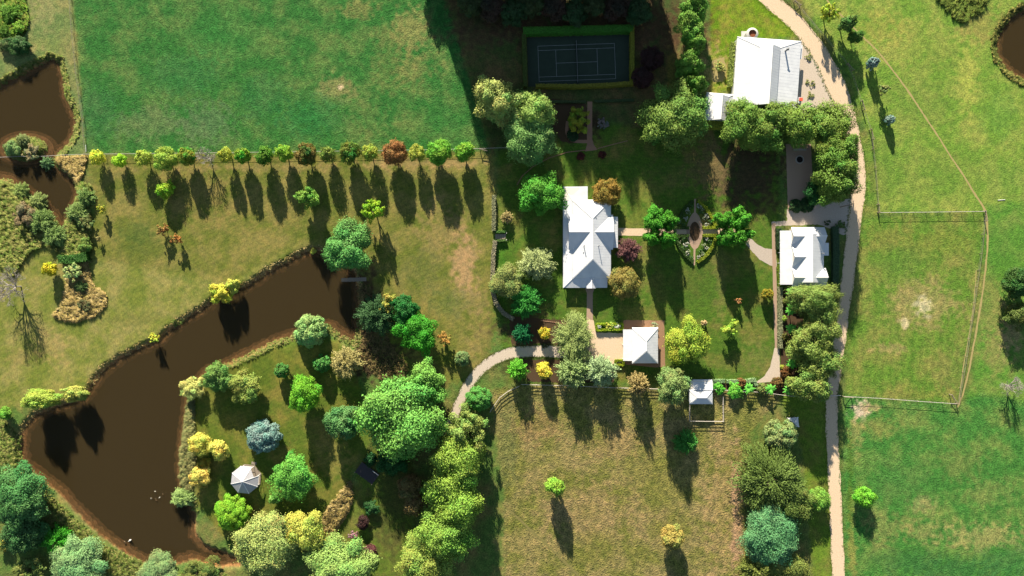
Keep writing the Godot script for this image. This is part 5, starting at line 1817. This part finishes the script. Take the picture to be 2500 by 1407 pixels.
	for q in [[-1, -1, "upper left"], [1, -1, "upper right"], [-1, 1, "lower left"], [1, 1, "lower right"]]:
		for i in 7:
			var t := (i + 0.5) / 7.0
			var y := 14.0 + t * 52.0
			var x := (10.0 + (1.0 - t) * 30.0) * (0.75 + 0.4 * (i % 2))
			H(1697 + q[0] * x, 566 + q[1] * y, 5.5 + rr.randf() * 1.5, 0.9, "loose", [[150,160,120],[190,188,172],[84,120,60]][(i + int(q[0])) % 3], "rose bush in the rose garden's %s bed" % q[2], "rose bushes of the %s bed" % q[2])

# ---------------------------------------------------------------- small things
func make_small_things():
	# jetty
	var a := W(866, 683)
	a.y = 0.0
	var t := thing("jetty", "short grey timber jetty reaching into the large pond", "jetty", a, deg_to_rad(2.0))
	for i in 26:
		put_box(t, "plank", "timber", -4.2 + i * 0.3, -4.2 + i * 0.3 + 0.27, -0.02, 0.06, -0.62 + (i % 3) * 0.02, 0.62 - (i % 4) * 0.02)
	for x in [-4.0, -1.6, 0.8, 3.2]:
		for z in [-0.5, 0.5]:
			var mb := MB.new()
			mb.tube(Vector3(x, -2.0, z), Vector3(x, 0.05 if x > -3 else 0.5, z * 1.12), 0.09, 0.09, 7, Color.WHITE, true)
			part(mb.commit(), "pile", mat("timber", Color.WHITE), t)
	for z in [-0.45, 0.45]:
		var mb := MB.new()
		mb.bar(Vector3(-4.2, -0.1, z), Vector3(3.6, -0.1, z), 0.1, 0.15)
		part(mb.commit(), "bearer", mat("timber", Color.WHITE), t)
	# dark timber deck in the shade
	a = W(896, 1156, 0.4)
	a.y = 0.0
	t = thing("footbridge", "dark timber footbridge in the shade below the great tree", "bridge", a, deg_to_rad(-36.0))
	for i in 22:
		put_box(t, "plank", "dark_timber", -3.3 + i * 0.3, -3.3 + i * 0.3 + 0.275, 0.38, 0.44, -1.95 + (i % 3) * 0.03, 1.95 - (i % 4) * 0.03)
	for z in [-1.7, 1.7]:
		put_box(t, "bearer", "dark_timber", -3.3, 3.3, 0.18, 0.375, z - 0.1, z + 0.1)
	for s in [[-3.2, -1.85], [-1.1, 1.85], [3.2, 1.85], [3.2, -1.85], [1.0, -1.85], [-3.2, 1.85]]:
		put_box(t, "post", "timber", s[0] - 0.09, s[0] + 0.09, 0.0, 1.2, s[1] - 0.09, s[1] + 0.09)
	put_box(t, "handrail", "white_rail", 1.0, 3.2, 1.2, 1.28, -1.94, -1.76)
	# garden steps
	a = W(1222, 578)
	t = thing("garden_steps", "short timber steps through the garden hedge", "steps", a)
	for i in 5:
		put_box(t, "step", "timber", -1.6 + i * 0.66, -1.6 + i * 0.66 + 0.62, 0.0, 0.08 + 0.07 * i, -0.8, 0.8)
	for z in [-1.05, 1.05]:
		put_box(t, "post", "white_rail", 1.7, 1.95, 0.0, 1.1, z - 0.12, z + 0.12)
	# brick path step edges
	a = W(1440, 300)
	t = thing("brick_steps", "brick step edges across the brown brick path", "steps", a)
	for i in 9:
		put_box(t, "step_edge", "brick", -0.72, 0.72, 0.0, 0.09, 2.0 + i * 0.62, 2.12 + i * 0.62)
	# fire pit
	a = W(1952, 390)
	t = thing("fire_pit", "dark round fire pit on the shaded court", "fire pit", a)
	for i in 14:
		var an := TAU * i / 14.0
		var mb := MB.new()
		mb.box(Vector3.ZERO, Vector3(0.34, 0.36, 0.52), Basis(Vector3.UP, -an))
		part(mb.commit(), "stone", mat("stone", Color.WHITE), t, Vector3(cos(an) * 1.15, 0.19, sin(an) * 1.15))
	var mb := MB.new()
	mb.tube(Vector3(0, 0.02, 0), Vector3(0, 0.16, 0), 0.98, 0.95, 16, Color.WHITE, true)
	part(mb.commit(), "ash_bed", mat("charcoal", Color.WHITE), t)
	# bench slabs of the court
	put_slab_bench(1952, 366)
	# brick edging
	edging([[1262,452],[1275,430],[1300,408],[1340,386],[1385,372],[1428,367]], "curved brick garden edging left of the brick path")
	edging([[1459,363],[1500,352],[1532,344]], "brick garden edging right of the brick path")
	edging([[1320,783],[1360,788],[1384,792]], "pale stone edging above the curving drive")
	# power pole
	var p := W(2052, 506)
	t = thing("power_pole", "tall timber power pole beside the drive", "pole", p)
	mb = MB.new()
	mb.tube(Vector3.ZERO, Vector3(0, 8.5, 0), 0.16, 0.11, 8, Color.WHITE, true)
	part(mb.commit(), "pole", mat("timber", Color.WHITE), t)
	mb = MB.new()
	mb.box(Vector3(0, 8.1, 0), Vector3(0.12, 0.14, 2.0))
	part(mb.commit(), "crossarm", mat("timber", Color.WHITE), t)
	for z in [-0.9, -0.4, 0.4, 0.9]:
		mb = MB.new()
		mb.tube(Vector3(0, 8.17, z), Vector3(0, 8.34, z), 0.05, 0.03, 6, Color.WHITE, true)
		part(mb.commit(), "insulator", mat("line", Color.WHITE), t)
	# pipe in the grass
	mb = MB.new()
	mb.tube(W(2436, 489) + Vector3(0, 0.06, 0), W(2454, 488) + Vector3(0, 0.06, 0), 0.09, 0.09, 7, Color.WHITE, true)
	tag(part(mb.commit(), "white_pipe", mat("line", Color.WHITE), self), "short white pipe lying in the right paddock", "pipe")
	mb = MB.new()
	mb.tube(W(209, 354) + Vector3(0, 0.1, 0), W(210, 371) + Vector3(0, 0.1, 0), 0.07, 0.07, 7, Color.WHITE, true)
	tag(part(mb.commit(), "white_pipe", mat("line", Color.WHITE), self), "white pipe lying beside the paddock fence corner", "pipe")
	# waterfowl
	var spots := [[375,1202],[368,1219],[377,1221],[386,1217],[394,1209],[378,1224],[365,1219]]
	for i in 7:
		bird(spots[i][0], spots[i][1], 0.4, i * 1.3, "brown_feather" if i % 3 > 0 else "white_feather", "small duck in the flock on the large pond", "ducks on the large pond", "duck")
	bird(314, 1322, 1.0, 0.6, "white_feather", "white goose near the large pond's lower shore", "", "goose")
	bird(301, 1326, 0.8, 2.2, "brown_feather", "brown goose beside the white goose on the pond", "", "goose")

func put_slab_bench(u: float, v: float):
	var t := thing("stone_bench", "stone bench at the top of the fire pit court", "bench", W(u, v))
	put_box(t, "seat", "stone", -2.0, 2.0, 0.38, 0.5, -0.3, 0.3)
	for x in [-1.6, 1.6]:
		put_box(t, "leg", "stone", x - 0.15, x + 0.15, 0.0, 0.378, -0.25, 0.25)

func edging(pts: Array, label: String):
	var p0 := W(pts[0][0], pts[0][1])
	var t := thing("garden_edging", label, "edging", p0)
	var m := MB.new()
	m.box(Vector3(0, 0.07, 0), Vector3(0.24, 0.14, 0.5))
	var bm := m.commit()
	for i in pts.size() - 1:
		var a := W(pts[i][0], pts[i][1]) - p0
		var b := W(pts[i + 1][0], pts[i + 1][1]) - p0
		var n := int(a.distance_to(b) / 0.53)
		for k in n:
			var o := part(bm, "brick", mat("brick", Color.WHITE), t, a.lerp(b, (k + 0.5) / n))
			o.rotation.y = atan2(b.x - a.x, b.z - a.z)

func bird(u: float, v: float, s: float, turn: float, m: String, label: String, group: String, called: String):
	if not meshes.has("bird_body"):
		var sm := SphereMesh.new()
		sm.radius = 0.5; sm.height = 1.0; sm.radial_segments = 12; sm.rings = 8
		meshes["ball"] = sm
		var st := SurfaceTool.new()
		st.begin(Mesh.PRIMITIVE_TRIANGLES)
		st.append_from(sm, 0, Transform3D(Basis().scaled(Vector3(1.0, 0.42, 0.5)), Vector3(0, 0.14, 0)))
		st.append_from(sm, 0, Transform3D(Basis().scaled(Vector3(0.4, 0.16, 0.22)), Vector3(-0.5, 0.24, 0)))
		st.append_from(sm, 0, Transform3D(Basis(Vector3.BACK, -0.5).scaled(Vector3(0.2, 0.5, 0.2)), Vector3(0.46, 0.36, 0)))
		st.append_from(sm, 0, Transform3D(Basis().scaled(Vector3(0.28, 0.2, 0.2)), Vector3(0.60, 0.58, 0)))
		meshes["bird_body"] = st.commit()
		var bk := MB.new()
		bk.tube(Vector3(0.70, 0.57, 0), Vector3(0.92, 0.53, 0), 0.07, 0.03, 6, Color.WHITE, true)
		meshes["bird_bill"] = bk.commit()
	var p := W(u, v)
	p.y = WATER_Y
	var t := thing(called, label, "bird", p, turn, group)
	t.scale = Vector3.ONE * s
	part(meshes["bird_body"], "body", mat(m, Color.WHITE), t)
	part(meshes["bird_bill"], "bill", mat("rust", Color.WHITE), t)

# ---------------------------------------------------------------- grasses
func tuft(blades: int, seed_: int, droop: float) -> ArrayMesh:
	var r := RandomNumberGenerator.new()
	r.seed = seed_
	var mb := MB.new()
	for i in blades:
		var an := r.randf() * TAU
		var d := Vector3(cos(an), 0, sin(an))
		var s := Vector3(-d.z, 0, d.x) * r.randf_range(0.10, 0.17)
		var a := d * r.randf_range(0.0, 0.25)
		var top := a + d * r.randf_range(0.25, 0.75) + Vector3(0, r.randf_range(0.6, 1.0) * (1.0 - droop * 0.3), 0)
		var b := mb.v.size()
		var g := r.randf_range(0.8, 1.2)
		for q in [a - s, a + s, top]:
			mb.v.append(q)
			mb.n.append((Vector3.UP + d * 0.35).normalized())
			mb.c.append(Color(g, g, g)); mb.uv.append(Vector2.ZERO)
		var cw := (mb.v[b + 2] - mb.v[b]).cross(mb.v[b + 1] - mb.v[b]).dot(Vector3.UP + d * 0.35) > 0
		mb.ix.append(b); mb.ix.append(b + (1 if cw else 2)); mb.ix.append(b + (2 if cw else 1))
	return mb.commit()

func grass(called: String, pl: Array, count: int, lo: float, hi: float, tall: float, cols: Array, label: String, sd: int, shore := 0.0, mesh_key := 12):
	# cols empty: tinted like the ground it grows in; shore > 0: only within that distance of a pond's edge
	var r := RandomNumberGenerator.new()
	r.seed = sd
	var pp := poly(pl)
	var a := Vector2(1e9, 1e9)
	var b := -a
	for q in pp:
		a = a.min(q); b = b.max(q)
	var key := "tuft%d" % mesh_key
	if not meshes.has(key): meshes[key] = tuft(mesh_key, 60 + mesh_key, 0.3)
	var clump := FastNoiseLite.new()
	clump.seed = sd
	clump.frequency = 0.05
	clump.fractal_octaves = 3
	var xf := []
	var cc := []
	var tries := 0
	while xf.size() < count and tries < count * 12:
		tries += 1
		var u := r.randf_range(a.x, b.x)
		var v := r.randf_range(a.y, b.y)
		if not Geometry2D.is_point_in_polygon(Vector2(u, v), pp): continue
		var d := field(u, v)
		if shore > 0 and (d < -shore or d > 2.0): continue
		if shore == 0 and d > 0.0: continue
		if r.randf() > 0.62 + clump.get_noise_2d(u, v) * 1.1: continue
		var p := G(u, v)
		var s := r.randf_range(lo, hi)
		xf.append(Transform3D(Basis(Vector3.UP, r.randf() * TAU).scaled(Vector3(s, s * tall * r.randf_range(0.7, 1.3), s)), p - Vector3(0, 0.01, 0)))
		var c: Color
		if cols.is_empty():
			c = base_colour(u, v)
			var g := r.randf_range(0.95, 1.4)
			c = Color(c.r * g, c.g * g, c.b * g)
		else:
			var q: Array = cols[r.randi() % cols.size()]
			c = lin(q[0], q[1], q[2], 1.35)
			var g := r.randf_range(0.75, 1.25)
			c = Color(c.r * g, c.g * g, c.b * g)
		cc.append(c)
	var mm := MultiMesh.new()
	mm.transform_format = MultiMesh.TRANSFORM_3D
	mm.use_colors = true
	mm.mesh = meshes[key]
	mm.instance_count = xf.size()
	for i in xf.size():
		mm.set_instance_transform(i, xf[i])
		mm.set_instance_color(i, cc[i])
	var o := MultiMeshInstance3D.new()
	o.name = numbered(called)
	o.multimesh = mm
	o.material_override = mat("grass_blade", Color.WHITE)
	o.set_meta("kind", "stuff")
	o.set_meta("label", label)
	o.set_meta("category", "grass")
	add_child(o)

func make_grasses():
	var tan1 := [[196,172,112],[180,158,98],[160,148,84],[206,186,130]]
	var mixd := [[150,156,84],[124,144,68],[162,158,96],[104,130,58]]
	grass("paddock_grass", [[175,-20],[1060,-20],[1120,100],[1200,372],[214,372]], 15000, 0.2, 0.45, 0.16, [], "tufted green grass of the big upper paddock", 1, 0.0, 9)
	grass("paddock_grass", [[1205,1010],[1290,945],[1900,965],[1815,1420],[1235,1420],[1235,1200]], 3600, 0.22, 0.55, 0.26, [], "dry tussocky grass of the brown lower paddock", 2, 0.0, 9)
	grass("paddock_grass", [[2060,990],[2340,1000],[2520,900],[2520,1420],[2062,1420]], 8000, 0.2, 0.45, 0.16, [], "green grass of the lower right paddock", 3, 0.0, 9)
	grass("paddock_grass", [[1900,-20],[2400,-20],[2430,200],[2520,250],[2520,520],[2145,515],[2120,330],[2060,160]], 7000, 0.2, 0.4, 0.12, [], "yellow green grass of the upper right paddock", 4, 0.0, 9)
	grass("paddock_grass", [[2110,525],[2400,522],[2340,980],[2062,965],[2075,820]], 4000, 0.2, 0.4, 0.15, [], "patchy grass of the mown yard", 5, 0.0, 9)
	grass("paddock_grass", [[2412,520],[2520,500],[2520,900],[2350,980]], 2200, 0.2, 0.4, 0.16, [], "grass between the livestock track and right edge", 6, 0.0, 9)
	grass("bank_grass", [[-40,120],[235,120],[235,640],[-40,640]], 6000, 0.3, 0.65, 0.7, mixd, "rough grass on the banks of the upper pond", 11, 15.0)
	grass("bank_grass", [[30,590],[900,590],[900,960],[470,960],[300,930],[240,1010],[30,1080]], 6000, 0.25, 0.5, 0.55, tan1, "tan grass along the large pond's upper bank", 12, 11.0)
	grass("bank_grass", [[420,780],[890,780],[890,900],[560,900],[500,1250],[420,1250]], 5000, 0.3, 0.7, 0.8, mixd, "rough grass along the large pond's inner shore", 13, 15.0)
	grass("bank_grass", [[0,1020],[60,1080],[60,1150],[250,1330],[400,1400],[560,1400],[560,1440],[330,1440],[130,1300],[0,1150]], 6500, 0.4, 0.95, 0.7, mixd, "rough tussocks outside the large pond's lower shore", 14)
	grass("bank_grass", [[2390,0],[2520,0],[2520,230],[2390,230]], 1800, 0.35, 0.75, 0.8, [[104,116,56],[156,150,84],[84,100,46]], "rough grass round the dam at the right edge", 15, 16.0)
	grass("tussock_grass", [[166,655],[215,640],[224,690],[262,722],[258,750],[235,772],[190,786],[150,784],[130,770],[150,745],[160,700]], 3600, 0.5, 1.0, 0.9, tan1, "tall tan tussocks of the rough tongue", 16)
	grass("tussock_grass", [[130,385],[212,382],[206,420],[190,450],[160,415]], 1500, 0.5, 1.0, 0.9, tan1, "tan tussocks at the upper pond's fence corner", 17)
	grass("tussock_grass", [[0,440],[50,470],[140,560],[140,620],[110,600],[70,620],[30,680],[0,650]], 3600, 0.5, 1.1, 1.0, mixd, "rough grass and reeds left of the upper pond's tail", 18)
	grass("tussock_grass", [[170,440],[222,450],[222,640],[160,640],[150,600]], 2600, 0.45, 1.0, 1.0, mixd, "rough grass and reeds right of the upper pond's tail", 19)
	grass("reed_bed", [[800,1240],[856,1172],[862,1210],[850,1250],[818,1300],[800,1330],[788,1310],[786,1270]], 2400, 0.5, 1.1, 1.3, tan1, "tan reed bed in the swale below the pond lawn", 20)
	grass("reed_bed", [[440,1000],[474,965],[478,1120],[470,1200],[428,1190],[426,1080]], 3000, 0.5, 1.0, 1.1, [[150,156,100],[128,138,84],[168,160,104]], "grey green reeds along the pond lawn's left shore", 21)
	grass("tussock_grass", [[0,-20],[60,-20],[72,60],[50,100],[0,100]], 1400, 0.5, 1.1, 0.9, [[112,150,52],[84,124,44],[140,150,70]], "marsh grass in the upper left corner", 22)
	grass("tussock_grass", [[2270,-20],[2420,-20],[2400,30],[2350,58],[2320,40]], 900, 0.5, 1.1, 0.9, [[100,124,54],[124,136,64],[84,104,46]], "dark tussocks in the damp hollow near the dam", 23)
	grass("tussock_grass", [[12,345],[40,328],[100,345],[104,375],[80,392],[20,390]], 900, 0.4, 0.8, 0.9, mixd, "rough grass covering the islet", 24)
	grass("tussock_grass", [[870,690],[905,700],[930,800],[1000,900],[960,960],[900,900],[872,850]], 1500, 0.35, 0.8, 0.7, [[120,104,70],[98,98,56],[140,120,80]], "dull rough grass on the large pond's right bank", 25)
	grass("lawn_grass", [[216,382],[1200,376],[1212,790],[1170,890],[1060,950],[900,820],[890,640],[780,596],[560,694],[228,640]], 3000, 0.15, 0.3, 0.12, [], "short dry grass of the middle lawn", 26, 0.0, 9)
	verge()

func verge():   # ragged grass creeping over the edges of the two drives
	var r := RandomNumberGenerator.new()
	r.seed = 88
	var labels := ["ragged grass creeping over the edges of the gravel drive", "ragged grass creeping over the edges of the curving pale drive"]
	for di in drives.size():
		var cv: Curve2D = drives[di][0]
		var pts: Array = drives[di][1]
		var mm := MultiMesh.new()
		mm.transform_format = MultiMesh.TRANSFORM_3D
		mm.use_colors = true
		mm.mesh = meshes["tuft9"]
		var per := 170
		mm.instance_count = (pts.size() - 1) * per
		var at := 0
		for i in pts.size() - 1:
			for k in per:
				var t := r.randf()
				var p := cv.sample(i, t)
				var q := (cv.sample(i, minf(t + 0.02, 1.0)) - cv.sample(i, maxf(t - 0.02, 0.0))).normalized().orthogonal()
				var w: float = lerpf(pts[i][2], pts[i + 1][2], t) * 0.5
				var sd := 1.0 if r.randf() < 0.5 else -1.0
				var e := p + q * sd * (w + r.randfn(1.2, 2.2))
				var s := r.randf_range(0.18, 0.42)
				mm.set_instance_transform(at, Transform3D(Basis(Vector3.UP, r.randf() * TAU).scaled(Vector3(s, s * 0.3, s)), W(e.x, e.y)))
				var c := base_colour(p.x + q.x * sd * (w + 14.0), p.y + q.y * sd * (w + 14.0))
				var g := r.randf_range(0.8, 1.3)
				mm.set_instance_color(at, Color(c.r * g, c.g * g, c.b * g))
				at += 1
		var o := MultiMeshInstance3D.new()
		o.name = numbered("verge_grass")
		o.multimesh = mm
		o.material_override = mat("grass_blade", Color.WHITE)
		o.set_meta("kind", "stuff")
		tag(o, labels[di], "grass")
		add_child(o)
